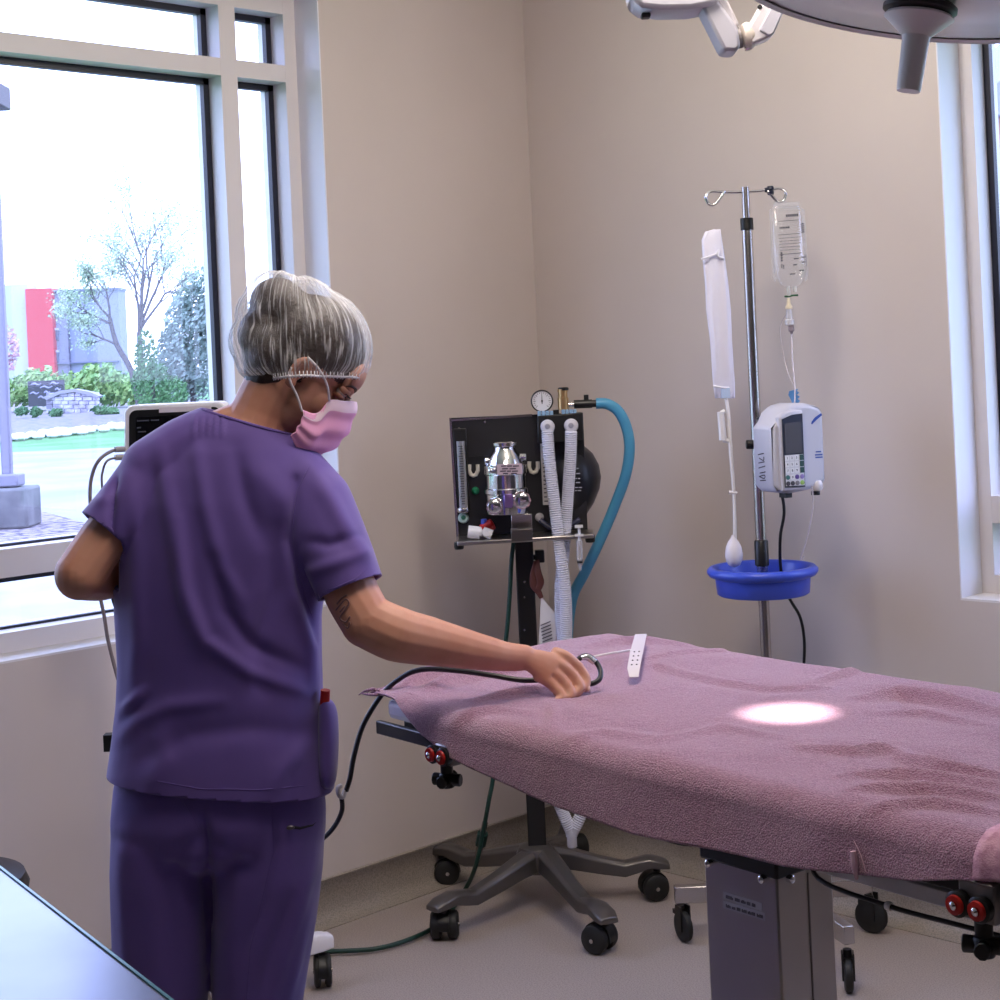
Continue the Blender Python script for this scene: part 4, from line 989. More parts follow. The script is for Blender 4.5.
g.loft([[MPt(cx + (x - cx) * s_, cy + (y - cy) * s_, o) for x, y in OO] for s_, o in ((.9, -.09), (1, -.075), (1, .0), (.985, .008))])
bd = g.build('housing', M_white, t2, bevel=.003)
g = G(); g.prism([MPt(x, y, .008) for x, y in rrect(130, 410.5, 221, 470, 7, .045)], -FW * .002); sc_ = g.build('screen_bezel', M_black, bd)
g = G(); g.prism([MPt(x, y, .0105) for x, y in rrect(137, 417, 216, 462, 1.5, .045)], -FW * .001); s2 = g.build('screen', mat('dark screen', (10, 11, 15), .12), sc_)
g = G()
for x0, x1, y in ((138, 150, 420), (152, 160, 419.5), (138, 142, 427), (139, 147, 431)): g.prism([MPt(x0, y, .012), MPt(x1, y - .4, .012), MPt(x1, y + 1, .012), MPt(x0, y + 1.4, .012)], -FW * .0003)
g.build('screen_text', mat('dim screen text', (70, 74, 84), .5), s2)
g = G().prism([MPt(160, 407.5, .008), MPt(212, 405.2, .008), MPt(212, 410.5, .008), MPt(160, 412.6, .008)], -FW * .0035).build('bezel_band', mat('pale band', (214, 206, 212), .4), bd)
def cable(name, label, px, r, m, org):
    o = G().tube([dep(*q) for q in px], r, 9, sub=7).build(name, m, org=dep(*org)); return tag(o, label, 'cable')
# cables plugged into the monitor's left side
cable('monitor_cable', 'grey cable arching from the monitor side down past the elbow to the floor', [(124, 449, 4.0), (112, 451, 3.98), (100, 459, 3.95), (93, 472, 3.95), (90, 492, 3.95), (92, 530, 3.95), (97, 580, 3.95), (104, 615, 3.95), (108, 640, 3.95), (116, 672, 3.95), (124, 700, 3.95), (140, 760, 3.95), (165, 800, 4.0)], .0045, M_greycable, (140, 760, 3.95))
cable('monitor_cable', 'thinner grey cable looping from the lower monitor port behind the shoulder', [(124, 457, 4.0), (115, 458, 3.98), (107, 461, 3.96), (103, 470, 3.96), (102, 485, 3.96), (108, 530, 3.97), (120, 585, 3.98), (127, 612, 3.98), (133, 640, 4.0), (150, 700, 4.0)], .003, M_greycable, (133, 640, 4.0))
cable('monitor_cable', 'thin black cable slanting under the forearm in front of the sill', [(112, 560, 3.97), (110, 585, 3.96), (117, 612, 3.95), (126, 636, 3.95), (140, 670, 3.97), (160, 720, 4.0)], .0045, M_cable, (126, 636, 3.95))
for x, y in ((121, 449), (121, 457)): G().cyl(dep(x - 6, y + .6, 3.985), dep(x + 5, y - .2, 4.0), .0075, n=12).build('cable_plug', mat('grey plug', (150, 146, 150), .4), t2)
G().box(dep(111, 742, 3.95), (.03, .03, .04), VIEW).build('cable_hook', M_black, t)
# white wires gathered at the stand's foot
o = G().tube([dep(209, 938, 3.92), dep(213, 960, 3.92), dep(209, 980, 3.92), dep(214, 1000, 3.92), dep(214, 1018, 3.92)], .005, 8, sub=5).build('white_wire', M_cord, org=dep(214, 1018, 3.92)); tag(o, 'white wire hanging down seen between the nurse legs', 'wire')

# ------------------------------------------------------------------ steel table in the foreground, stool behind it
ZS = .9
a, b = onZ(0, 868, ZS), onZ(170, 1000, ZS); u = (b - a).normalized(); n = V((-u.y, u.x, 0)); n = n if n.dot(a - CAM) < 0 else -n
q0 = a - u * .55; q1 = b + u * .25; wd = .62
t = thing('steel_table', 'pale shiny steel topped table in the near left corner', 'table', ((q0 + q1) / 2 + n * wd / 2) * 1)
t.location.z = 0; WL[t.name] = V((t.location.x, t.location.y, 0))
M_ftop = mat('satin table top', (132, 136, 152), .32, .85, mottle=(2.5, (112, 118, 138), .4, .65))
G().prism([q0, q1, q1 + n * wd, q0 + n * wd], -ZZ * .03).build('table_top', M_ftop, t, bevel=.004)
G().prism([q0 + ZZ * .0002, q1 + ZZ * .0002, q1 - n * .004 + ZZ * .0002, q0 - n * .004 + ZZ * .0002], -ZZ * .03).build('edge_strip', mat('teal tinted edge', (70, 116, 122), .3, .3), t)
for p in (q0 + u * .05 + n * .05, q1 - u * .05 + n * .05, q1 - u * .05 + n * (wd - .05), q0 + u * .05 + n * (wd - .05)):
    G().cyl(V((p.x, p.y, 0)), V((p.x, p.y, ZS - .03)), .018, n=14).build('leg', M_steel2, t)
sc0 = dep(-62, 877, 3.45); zs = sc0.z; SP = V((sc0.x, sc0.y, 0))
t = thing('rolling_stool', 'black round stool seat just showing behind the steel table corner', 'stool', SP)
r_ = 88 * 3.45 / F
G().lathe(SP, [(r_ * .8, zs - .075), (r_ * .97, zs - .06), (r_, zs - .03), (r_ * .95, zs - .008), (r_ * .8, zs), (.01, zs + .003)], n=40).build('seat', mat('black vinyl', (18, 15, 18), .4), t)
G().cyl(SP + ZZ * .1, SP + ZZ * (zs - .07), .022, n=16).build('gas_lift', M_chrome, t)
for i in range(5):
    a = i * 2 * PI / 5; uu = V((math.cos(a), math.sin(a), 0)); lg = G().tube([SP + ZZ * .11 + uu * .02, SP + ZZ * .08 + uu * .25], [.02, .014], 10).build('leg', M_black, t); caster(lg, SP + uu * .24, a + 1, .026, .016, stem=.016)

# ------------------------------------------------------------------ surgical light over the table
LC = dep(921, 3, 2.5)
t = SL = thing('surgical_light', 'white surgical light dish with a grey handle hanging over the operating table', 'surgical light', LC)
hd_ = (dep(909.5, 90, 2.5) - dep(922, 5, 2.5)).normalized()          # down along the handle
ln = (-hd_ + FW * .02).normalized(); ls = (R0 - ln * R0.dot(ln)).normalized(); lf = ln.cross(ls)
LMx = Matrix((ls, lf, ln)).transposed()
def LL_(r, a, h): return LC + (ls * math.cos(a) + lf * math.sin(a)) * r + ln * h
RL = .30
def latheL(c, prof, n=64, cap=False):
    g = G(); g.loft([[c + (ls * math.cos(2 * PI * k / n) + lf * math.sin(2 * PI * k / n)) * r + ln * h for k in range(n)] for r, h in prof], cap); return g
dish = latheL(LC, [(.001, .0), (.1, .004), (.26, .014), (.268, .02), (.285, .02), (.297, .028), (.3, .04), (.298, .05), (.27, .085), (.18, .12), (.05, .135), (.001, .136)]).build('dish', M_white2, t, sharp=50)
latheL(LC, [(.282, .017), (.29, .012), (.3, .02), (.305, .032), (.302, .044), (.296, .046)]).build('rim', mat('pale green grey rim', (230, 233, 232), .3), dish)
latheL(LC, [(.262, .0165), (.001, .002)]).build('lens_cover', mat('pale lens cover', (236, 228, 236), .14), dish)
for r in (.05, .062):
    pass
latheL(LC, [(.03, .0), (.05, -.001), (.056, -.006), (.056, -.013), (.05, -.018), (.035, -.019)], 40).build('handle_collar', M_black, t)
latheL(LC, [(.05, -.019), (.053, -.0235), (.051, -.025), (.028, -.046), (.0215, -.052), (.0205, -.06), (.0185, -.132), (.0175, -.137), (.001, -.1375)], 40).build('handle', mat('grey white handle', (232, 232, 230), .4), t)
# jointed white arm behind the dish
da = 2.85
def LA(x, y, o=0): return dep(x, y, da) - FW * o
G().loft([[LA(x, y, o) for x, y in ((628, -40), (627, -6), (630, 6), (640, 13), (660, 15), (688, 14.5), (712, 10), (722, -4), (722, -40))] for o in (-.05, -.042, .042, .05)]).build('arm_housing', M_lav, t, bevel=.008)
G().pbox(641.5, 12, 651, 17, da - .02, .025).build('arm_button', M_black, t, bevel=.003)
G().prism([LA(697, 6, .036), LA(711, -2, .036), LA(735, 31, .036), LA(738, 50, .036), (LA(733, 55, .036)), LA(721, 54, .036)], FW * .07).build('lower_arm', M_lav, t, bevel=.006)
G().prism([LA(711, -6, .02), LA(722, -6, .02), LA(738, 26, .02), LA(730, 32, .02)], FW * .04).build('arm_cover', M_white2, t, bevel=.004)
g = G(); c = LA(737.5, 38); ax = (LA(752, 35) - LA(737, 38)).normalized()
g.lathe(c - ax * .004, [(.018, 0), (.019, .004), (.019, .009), (.016, .01)], ax, 22); g.build('joint_ring', mat('joint grey', (150, 144, 142), .4), t)
G().lathe(c + ax * .008, [(.016, 0), (.022, .003), (.024, .012), (.02, .02), (.012, .023)], ax, 24).build('joint_knuckle', mat('ivory enamel', (226, 216, 204), .35), t)
G().lathe(LA(748, 47), [(.006, -.006), (.007, 0), (.006, .006)], ax, 14).build('joint_screw', M_chrome, t)
ua = G().prism([LA(744, 34, .02), LA(750, 47, .02), LA(764, 41, .02), LA(771, 38, .02), LA(790, -8, .02), LA(768, -8, .02), (LA(752, 19, .02))], FW * .05).build('upper_arm', M_white2, t, bevel=.005)
G().prism([LA(757, 33, .024), LA(767, 39, .024), LA(772, 36, .024), LA(790, -6, .024), LA(776, -6, .024)], FW * .055).build('arm_side', M_lav, ua, bevel=.003)
G().lathe(LA(758, 9.5, .02), [(.0045, 0), (.004, .002), (.001, .002)], -FW, 10).build('arm_hole', M_black, ua)
# link from the arm up to the ceiling, out of the picture
G().tube([LA(660, -30), LA(640, -60), V((*LA(640, -60).xy, HC))], .035, 16).build('ceiling_tube', M_white2, t)
G().tube([LA(780, -6), dep(800, -30, 2.8), LC + ln * .12 + FW * .16], .022, 14).build('yoke', M_white2, t)

# ------------------------------------------------------------------ the nurse
random.seed(21)
DP = 2.87; KP = DP / F
J = dep
foot = onZ(222, 1275, 0); foot.z = 0
def sup(t, e): c = math.cos(t); return math.copysign(abs(c) ** e, c)
def ring(y, xl, xr, th, d=DP, n=40, e=.85, dz=0):
    """horizontal super-elliptic section: pixel edges xl..xr at height y, thickness th"""
    c = J((xl + xr) / 2, y, d); w = (xr - xl) / 2 * d / F
    return [c + R0 * (w * sup(2 * PI * i / n, e)) + FW * (th / 2 * sup(2 * PI * i / n - PI / 2, e)) + ZZ * dz for i in range(n)]
# head frame
HE = J(299, 373, 2.80)
yaw = math.radians(10); fh = R0 * math.cos(yaw) + FW * math.sin(yaw); th_ = math.radians(41)
HF = (fh * math.cos(th_) - ZZ * math.sin(th_)).normalized(); HU = (fh * math.sin(th_) + ZZ * math.cos(th_)).normalized(); HS = HF.cross(HU)   # HS towards the viewer
HC_ = HE - HS * .074
HM = Matrix((HF, HS, HU)).transposed()
def H(f, s, u): return HC_ + HF * f + HS * s + HU * u
def limb(g, pts, radii, n=16, sub=6, flat=1., up=ZZ):
    pts = [V(p) for p in pts]
    g.tube(pts, radii, n, sub=sub, flat=flat, up=up)
    g.ell(pts[0], [radii[0]] * 3); g.ell(pts[-1], [radii[-1]] * 3)
g = G()
# trunk (under the clothes)
g.loft([ring(*r, e=1) for r in ((428, 228, 280, .1), (450, 190, 298, .12), (480, 155, 318, .15), (520, 135, 318, .18), (600, 135, 305, .18), (680, 138, 305, .17), (760, 130, 315, .2), (830, 130, 312, .2))])
limb(g, [J(252, 440, 2.86), J(262, 412, 2.86), J(281, 372, 2.865)], [.068, .054, .052])
limb(g, [J(246, 428, 2.86), J(204, 442, 2.85), J(162, 474, 2.85)], [.05, .042, .04]); limb(g, [J(255, 440, 2.86), J(286, 472, 2.85), J(314, 504, 2.835)], [.045, .042, .042])
for x0, x1 in ((166, 158), (264, 252)):
    limb(g, [J(x0, 830, DP), J((x0 + x1) / 2, 1020, DP), J(x1, 1240, DP)], [.078, .058, .042])
# head
g.ell(H(-.006, 0, .05), (.092, .071, .084), HM, 24, 16)
g.ell(H(.034, 0, -.028), (.058, .058, .085), HM, 20, 14)
g.ell(H(.07, 0, -.088), (.026, .03, .024), HM); g.ell(H(.03, 0, -.066), (.05, .05, .034), HM)
g.ell(H(.06, .036, -.02), (.024, .022, .026), HM); g.ell(H(.06, -.036, -.02), (.024, .022, .026), HM)
g.ell(H(.082, 0, .05), (.022, .05, .035), HM); g.ell(H(.084, .022, .034), (.012, .024, .008), HM); g.ell(H(.084, -.022, .034), (.012, .024, .008), HM)
g.tube([H(.088, 0, .03), H(.1, 0, .008), H(.113, 0, -.016), H(.104, 0, -.026)], [.009, .01, .0125, .011], 10, sub=4)
for s in (-1, 1): g.ell(H(.1, .013 * s, -.022), (.011, .008, .008), HM)
g.tube([H(.096, -.02, -.056), H(.103, 0, -.055), H(.096, .02, -.056)], [.006, .009, .006], 8, sub=4)
for s in (-1, 1):   # ears
    g.tube([H(-.002, .067 * s, -.026), H(-.01, .073 * s, -.006), H(-.012, .076 * s, .014), H(-.002, .076 * s, .026), H(.009, .072 * s, .018), H(.011, .068 * s, .002)], [.0075, .007, .0065, .006, .0055, .005], 8, sub=5)
    g.ell(H(.001, .069 * s, -.021), (.008, .006, .01), HM); g.ell(H(-.001, .069 * s, .004), (.012, .004, .02), HM)
# left arm, bent, elbow out
limb(g, [J(156, 476, 2.85), J(120, 518, 2.822), J(103, 540, 2.81), J(80, 574, 2.79)], [.042, .041, .043, .043])
limb(g, [J(80, 575, 2.79), J(104, 577, 2.88), J(135, 570, 3.0), J(152, 560, 3.05)], [.043, .041, .032, .025])
limb(g, [J(152, 560, 3.05), J(172, 552, 3.11)], [.03, .03], flat=.55)
for k_, (dx, dy) in enumerate(((8, -8), (10, -2), (10, 4), (8, 9))):
    limb(g, [J(170 + dx * .3, 552 + dy * .8, 3.11), J(182 + dx * .4, 551 + dy, 3.14), J(190, 556 + dy, 3.13)], [.009, .0085, .0075], 8, 3)
limb(g, [J(158, 556, 3.06), J(168, 541, 3.08), J(178, 535, 3.1)], [.012, .0105, .008], 8, 3)
# right arm reaching over the towel
limb(g, [J(316, 506, 2.835), J(338, 556, 2.815), J(351, 592, 2.80), J(367, 621, 2.785)], [.042, .042, .0475, .046])
limb(g, [J(367, 621, 2.785), J(396, 634, 2.79), J(428, 641, 2.81), J(475, 651, 2.835), J(505, 656.5, 2.855), J(524, 657.5, 2.87)], [.046, .0475, .0425, .0325, .0258, .0225])
# right hand: palm, fingers, thumb
W0 = J(518, 656, 2.87)
pal = [((519, 650, 2.865), (519, 665, 2.855), .0195), ((538, 650, 2.88), (533, 675, 2.855), .0165), ((554, 653, 2.885), (542, 681, 2.852), .0118), ((565, 658.5, 2.885), (547, 684, 2.85), .008)]
rg = []
for a, b, hh in pal:
    a, b = J(*a), J(*b); m_ = (a + b) / 2; ax = (b - a) / 2; nn = (ax.cross(R0)).normalized(); 
    if nn.z < 0: nn = -nn
    rg.append([m_ + ax * math.cos(2 * PI * i / 16) * 1.02 + nn * hh * math.sin(2 * PI * i / 16) for i in range(16)])
g.loft(rg); g.ell(J(530, 660, 2.87), (.024, .016, .018), VIEW)
fing = [([(566, 657, 2.892), (578, 667, 2.896), (586, 679, 2.89), (585, 688, 2.878)], .0101),
        ([(562, 666, 2.879), (573.5, 676.5, 2.88), (580, 687.5, 2.872), (575, 694, 2.862)], .0103),
        ([(556, 674.5, 2.868), (566.5, 685.5, 2.865), (571, 694.5, 2.856), (566, 699, 2.85)], .0101),
        ([(548, 681.5, 2.858), (558, 691.5, 2.853), (562, 698, 2.846), (557, 701, 2.84)], .0093),
        ([(533, 655, 2.89), (550, 661, 2.92), (567, 670, 2.93), (579, 681, 2.915)], .0105)]
for P, r in fing:
    P = [(P[0][0] - 10, P[0][1] - 4.5, P[0][2] + .002)] + P
    limb(g, [J(*q) for q in P], [r * 1.0, r * 1.08, r, r * .93, r * .78], 12, 4)
    g.ell(J(*P[2]), [r * 1.06] * 3)
body_me = voxel(g, .0023, 6, .5)
PERSON = link('person', body_me, M_skin, None, foot, sharp=180)
tag(PERSON, 'person in purple scrubs, white hair cover and pink mask reaching over the table', 'person')
# nails
g = G()
for P, r in fing[:1]:
    a, b = J(*P[-2]), J(*P[-1]); u = (b - a).normalized(); nn = (R0 - u * R0.dot(u)).normalized()
    g.ell(b + nn * r * .6, (.0035, .0045, .006), Matrix((nn, u.cross(nn), u)).transposed(), 12, 8)
g.build('fingernail', mat('fingernail', (216, 172, 156), .3), PERSON)
# faint tattoo on the inner upper arm
def on_body(px, py, r0):
    return J(px, py, r0)
from mathutils.bvhtree import BVHTree
def surface(me, off):
    bvh = BVHTree.FromPolygons([v.co + off for v in me.vertices], [tuple(p.vertices) for p in me.polygons])
    def f(x, y, lift=.0008):
        r = ray(x, y).normalized(); h = bvh.ray_cast(CAM, r)
        return (h[0] - r * lift, h[1]) if h[0] is not None else None
    return f, bvh
bs, bvh_body = surface(PERSON.data, foot)
g = G()
for pl in ([(333, 617), (336, 610), (341, 604), (346, 599), (349, 603), (345, 610), (340, 618), (346, 622), (350, 616)], [(337, 604), (342, 598), (347, 595)], [(343, 624), (348, 628), (350, 622)], [(340, 612), (345, 606)]):
    P = [bs(x, y) for x, y in pl]; P = [q[0] for q in P if q]
    if len(P) > 1: g.tube(P, .0016, 5, sub=3)
if len(g.bm.verts): g.build('tattoo', mat('tattoo ink', (128, 96, 96), .6), PERSON, sharp=180)

# ------- clothes: a voxel-merged garment, opened at neck, cuffs and hem, with folds pushed into it
FOLDS = []
def fold(px, amp, w): FOLDS.append((px, amp * 1.35, w))
def apply_folds(me, amp_noise=.0016):
    me.update(); nn = [v.normal.copy() for v in me.vertices]
    for v, n in zip(me.vertices, nn):
        x, y, d = proj(v.co); o = 0
        fac = max(0, -n.dot((v.co - CAM).normalized()))
        for P, amp, w in FOLDS:
            dd, tt = segdist(x, y, P)
            if dd < w * 3: o += amp * math.exp(-(dd / w) ** 2) * math.sin(PI * (.06 + .88 * tt)) ** .6
        q = v.co
        o = o * min(1, fac * 1.6) + amp_noise * (mnoise.noise(V((q.x * 9, q.y * 9, q.z * 5))) + .6 * mnoise.noise(V((q.x * 22, q.y * 22, q.z * 12 + 4))))
        v.co = q + n * o
def keep_largest(bm):
    big, seen = [], set()
    for f in bm.faces:
        if f in seen: continue
        st = [f]; isl = []; seen.add(f)
        while st:
            a = st.pop(); isl.append(a)
            for e_ in a.edges:
                for b_ in e_.link_faces:
                    if b_ not in seen: seen.add(b_); st.append(b_)
        big.append(isl)
    big.sort(key=len)
    bmesh.ops.delete(bm, geom=[f for i in big[:-1] for f in i], context='FACES')
def cut(me, planes):
    """planes: (point, normal, region test); removes what lies on the normal's side inside the region, with a clean edge"""
    bm = bmesh.new(); bm.from_mesh(me)
    for co, no, reg in planes:
        fs = [f for f in bm.faces if reg is None or reg(f.calc_center_median())]
        gm = set(fs); gm.update(v for f in fs for v in f.verts); gm.update(e_ for f in fs for e_ in f.edges)
        bmesh.ops.bisect_plane(bm, geom=list(gm), plane_co=co, plane_no=no, clear_outer=True)
    keep_largest(bm)
    bm.to_mesh(me); bm.free()
def rim_loop(me, near):
    """ordered open edge of a mesh that passes nearest to a point"""
    bm = bmesh.new(); bm.from_mesh(me); be = [e_ for e_ in bm.edges if e_.is_boundary]; adj = {}
    for e_ in be:
        for v in e_.verts: adj.setdefault(v, []).append(e_.other_vert(v))
    loops, seen = [], set()
    for v in adj:
        if v in seen: continue
        lp = [v]; seen.add(v); cur = v
        while 1:
            nx = [q for q in adj[cur] if q not in seen]
            if not nx: break
            cur = nx[0]; seen.add(cur); lp.append(cur)
        if len(lp) > 12: loops.append([q.co.copy() for q in lp])
    bm.free()
    return min(loops, key=lambda l: min((q - near).length for q in l) + 5 / len(l))
def smooth_loop(L, step, it=2):
    n = len(L)
    for _ in range(it): L = [(L[i - 1] + L[i] * 2 + L[(i + 1) % n]) / 4 for i in range(n)]
    return L[::step]
# scrub top
hemL, hemR, hemB = J(108, 774, DP), J(333, 790, DP), J(225, 781, DP)
g = G()
rows = [(420, 214, 280, .115, 2.86), (432, 190, 291, .15, 2.865), (450, 164, 310, .18, 2.868), (472, 142, 328, .2), (500, 126, 336, .215), (540, 117, 334, .22), (580, 116, 326, .222), (620, 118, 320, .222), (660, 120, 320, .22), (700, 118, 321, .22), (735, 114, 325, .232), (765, 110, 330, .244), (800, 107, 334, .252), (830, 107, 336, .256)]
g.loft([ring(*r) for r in rows])
limb(g, [J(246, 434, 2.86), J(200, 442, 2.85), J(156, 470, 2.85)], [.058, .055, .058]); limb(g, [J(254, 446, 2.86), J(286, 468, 2.85), J(316, 500, 2.835)], [.056, .056, .058])
slL = (J(155, 476, 2.85), J(107, 532, 2.812)); slR = (J(317, 502, 2.835), J(350, 588, 2.80))
nL0 = (slL[1] - slL[0]).normalized(); nR0 = (slR[1] - slR[0]).normalized()
g.tube([slL[0], slL[0].lerp(slL[1], .5), slL[1] + nL0 * .014], [.058, .054, .051], 24); g.ell(slL[0], [.058] * 3)
g.tube([slR[0], slR[0].lerp(slR[1], .5), slR[1] + nR0 * .014], [.059, .058, .0555], 24); g.ell(slR[0], [.059] * 3)
# chest fullness on the far side
g.ell(J(235, 560, 2.93), (.135, .08, .1), VIEW)
me = voxel(g, .0052, 9, .5)
FOLDS.clear()
fold([(160, 445), (172, 520), (186, 600), (200, 650)], .006, 9)
fold([(196, 440), (206, 510), (222, 570), (240, 600)], .005, 8)
fold([(236, 450), (246, 500), (262, 540)], -.005, 9)
fold([(255, 470), (285, 500), (300, 540), (300, 600)], .006, 14)
fold([(275, 530), (272, 590), (260, 640), (262, 690)], -.006, 10)
fold([(180, 520), (186, 590), (205, 640), (250, 672), (300, 690)], .006, 7)
fold([(215, 560), (225, 610), (250, 645), (300, 668)], -.006, 8)
fold([(300, 600), (312, 650), (316, 690)], .006, 7)
fold([(130, 480), (138, 560), (140, 640), (132, 700)], .005, 9)
fold([(122, 712), (136, 700), (146, 690)], .006, 5)
fold([(120, 740), (140, 720), (170, 706), (220, 700)], .005, 8)
fold([(140, 760), (190, 735), (250, 728), (310, 735)], -.004, 12)
fold([(310, 740), (280, 770), (270, 795)], .005, 10)
fold([(150, 790), (165, 760), (160, 730)], .004, 10)
fold([(118, 470), (113, 500), (112, 545)], -.009, 4)
fold([(296, 480), (290, 540), (300, 590), (314, 640)], -.009, 5)
fold([(310, 470), (330, 500), (345, 530), (368, 560)], .005, 8)
fold([(308, 540), (330, 545), (362, 535)], -.004, 6)
fold([(305, 575), (330, 565), (368, 552)], .004, 6)
fold([(95, 505), (108, 500), (118, 490)], .003, 5)
for x in range(196, 226, 7): fold([(x, 415), (x - 1, 424), (x - 2, 436)], .003, 2.2)
apply_folds(me)
nL = (slL[1] - slL[0]).normalized(); nR = (slR[1] - slR[0]).normalized()
hn = ((hemR - hemL).normalized()).cross(FW).normalized()
if hn.z > 0: hn = -hn
nA, nB, nC = J(203, 409, 2.87), J(247, 424, 2.79), J(293, 434, 2.88)
nn_ = (nB - nA).cross(nC - nA).normalized()
if nn_.z < 0: nn_ = -nn_
nbase = (nA + nC) / 2
def edges_at(y):
    for r0_, r1_ in zip(rows, rows[1:]):
        if r0_[0] <= y <= r1_[0]:
            f = (y - r0_[0]) / (r1_[0] - r0_[0]); return r0_[1] + (r1_[1] - r0_[1]) * f, r0_[2] + (r1_[2] - r0_[2]) * f
    return 107, 336
def sleeve_region(c, end, n):
    v = c - end; h = v.dot(n); x, y, d = proj(c); xl, xr = edges_at(y)
    return -.02 < h < .06 and (v - n * h).length < .08 and not (xl + 3 < x < xr - 3)
me2 = me
cut(me2, [(hemB, hn, None), (nA, nn_, lambda c: (c - nbase).length < .15 and abs((c - nA).dot(nn_)) < .09),
          (slL[1], nL, lambda c: sleeve_region(c, slL[1], nL)), (slR[1], nR, lambda c: sleeve_region(c, slR[1], nR))])
top = link('scrub_top', me2, M_scrub, PERSON, sharp=180)
k = top.modifiers.new('solid', 'SOLIDIFY'); k.thickness = .003; k.offset = 1
ts, bvh_top = surface(top.data, foot)
# stitched seams and trims as thin raised cords laid on the cloth
def seam(name, px, r, m=M_scrub2, par=None, lift=.003, flat=.5):
    P = [ts(x, y, lift) for x, y in px]; P = [q for q in P if q]
    if len(P) < 2: return
    n_ = V((0, 0, 0))
    for q in P: n_ += q[1]
    G().tube([q[0] for q in P], r, 7, flat=flat, up=n_.normalized(), sub=4).build(name, m, par or top, sharp=180)
def dens(px, n=6):
    out = []
    for (a, b), (c, d) in zip(px, px[1:]):
        out += [(a + (c - a) * i / n, b + (d - b) * i / n) for i in range(n)]
    return out + [px[-1]]
seam('shoulder_seam', dens([(312, 462), (298, 490), (293, 520), (296, 560), (306, 600), (314, 622)]), .0016)
seam('shoulder_seam', dens([(150, 440), (128, 462), (117, 490), (114, 520)]), .0016)
seam('hem_stitching', dens([(114, 768), (150, 780), (200, 789), (260, 790), (324, 784)]), .0014)
seam('cuff_stitching', dens([(321, 591), (335, 588), (355, 579), (374, 563)]), .0014)
# collar band round the neck, turned cuffs
g = G(); L = smooth_loop(rim_loop(me2, nB - foot), 3, 6); g.tube([q + foot for q in L + L[:2]], .0062, 8, cap=False, flat=.55, up=nn_); g.build('neckband', M_scrub2, top, sharp=180)
for e_, n_ in ((slL[1], nL), (slR[1], nR)):
    L = smooth_loop(rim_loop(me2, e_ + nn_ * .05 - foot), 3, 4)
    if max((q + foot - e_).length for q in L) < .12:
        g = G(); g.tube([q + foot - n_ * .003 for q in L + L[:2]], .0035, 7, cap=False, up=n_); g.build('cuff', M_scrub2, top, sharp=180)
# side pocket with a red item peeping out
g = G()
g.loft([[J(x, y, dd) for x, y, dd in r] for r in ([(316, 692, 2.83), (327, 692, 2.82), (338, 700, 2.85), (334, 700, 2.9), (322, 697, 2.9)], [(314, 720, 2.82), (330, 722, 2.80), (341, 722, 2.84), (338, 722, 2.9), (322, 720, 2.9)], [(314, 760, 2.80), (330, 764, 2.79), (340, 762, 2.83), (338, 762, 2.89), (322, 760, 2.9)], [(317, 794, 2.795), (330, 795, 2.785), (337, 790, 2.83), (335, 788, 2.87), (322, 790, 2.88)])], cap=True)
pk = g.build('side_pocket', M_scrub, top, sharp=180)
k = pk.modifiers.new('sub', 'SUBSURF'); k.levels = 2; k.render_levels = 2
o = G().tube([J(324.5, 706, 2.835), J(325.5, 690, 2.832)], .0085, 12).build('marker', M_red, org=J(324.5, 706, 2.835)); tag(o, 'red capped marker sticking out of the purple scrub pocket', 'marker')
# trousers
g = G()
g.loft([ring(*r, e=.9) for r in ((742, 130, 312, .19), (780, 116, 322, .225), (815, 113, 325, .236), (838, 114, 324, .22), (856, 122, 314, .16), (868, 150, 285, .09))])
LEGL = [(796, 126, 204, .15), (835, 114, 212, .195), (870, 113, 210, .195), (910, 114, 211, .185), (955, 115, 210, .175), (1000, 116, 206, .168), (1080, 118, 200, .155), (1180, 122, 198, .15), (1262, 124, 198, .15)]
LEGR = [(796, 216, 314, .15), (835, 208, 323, .195), (870, 208, 321, .195), (910, 211, 316, .185), (955, 213, 309, .175), (1000, 214, 302, .168), (1080, 216, 297, .155), (1180, 218, 294, .15), (1262, 220, 294, .15)]
me3 = None
gl_ = G()
for L_ in (LEGL, LEGR): g.loft([ring(*r, e=.95) for r in L_])
me3 = voxel(g, .006, 6, .5)
FOLDS.clear()
fold([(203, 812), (206, 850), (210, 900), (211, 950)], -.012, 6)
fold([(203, 832), (185, 850), (165, 880)], -.005, 8)
fold([(206, 836), (226, 852), (250, 870)], -.004, 8)
fold([(272, 806), (274, 850), (262, 910), (240, 960)], -.004, 6)
fold([(318, 850), (300, 900), (282, 960), (270, 1010)], .006, 7)
fold([(312, 900), (298, 950), (286, 1000)], .006, 6)
fold([(290, 900), (272, 950), (260, 1000)], -.005, 7)
fold([(125, 830), (122, 880), (128, 960), (126, 1000)], .004, 8)
fold([(180, 880), (190, 930), (196, 990)], .005, 9)
fold([(150, 860), (170, 900), (172, 960)], -.003, 10)
fold([(240, 880), (232, 940), (236, 1000)], .004, 10)
apply_folds(me3)
zend = J(220, 1258, DP).z
cut(me3, [(V((0, 0, zend)), -ZZ, None), (J(220, 750, DP), ZZ, None)])
tr_ = link('scrub_trousers', me3, M_scrub, PERSON, sharp=180)
k = tr_.modifiers.new('solid', 'SOLIDIFY'); k.thickness = .003; k.offset = 1
ts, bvh_tr = surface(tr_.data, foot)
seam('side_seam', dens([(272, 806), (274, 850), (262, 900), (250, 950), (246, 1000)]), .0014, par=tr_)
seam('seat_seam', dens([(183, 800), (192, 815), (202, 835)]), .0012, par=tr_)
seam('zip_slit', dens([(289, 827), (300, 828), (312, 825), (322, 818)]), .003, mat('zip black', (24, 18, 36), .6), par=tr_)
P = ts(290, 827.5, .004)
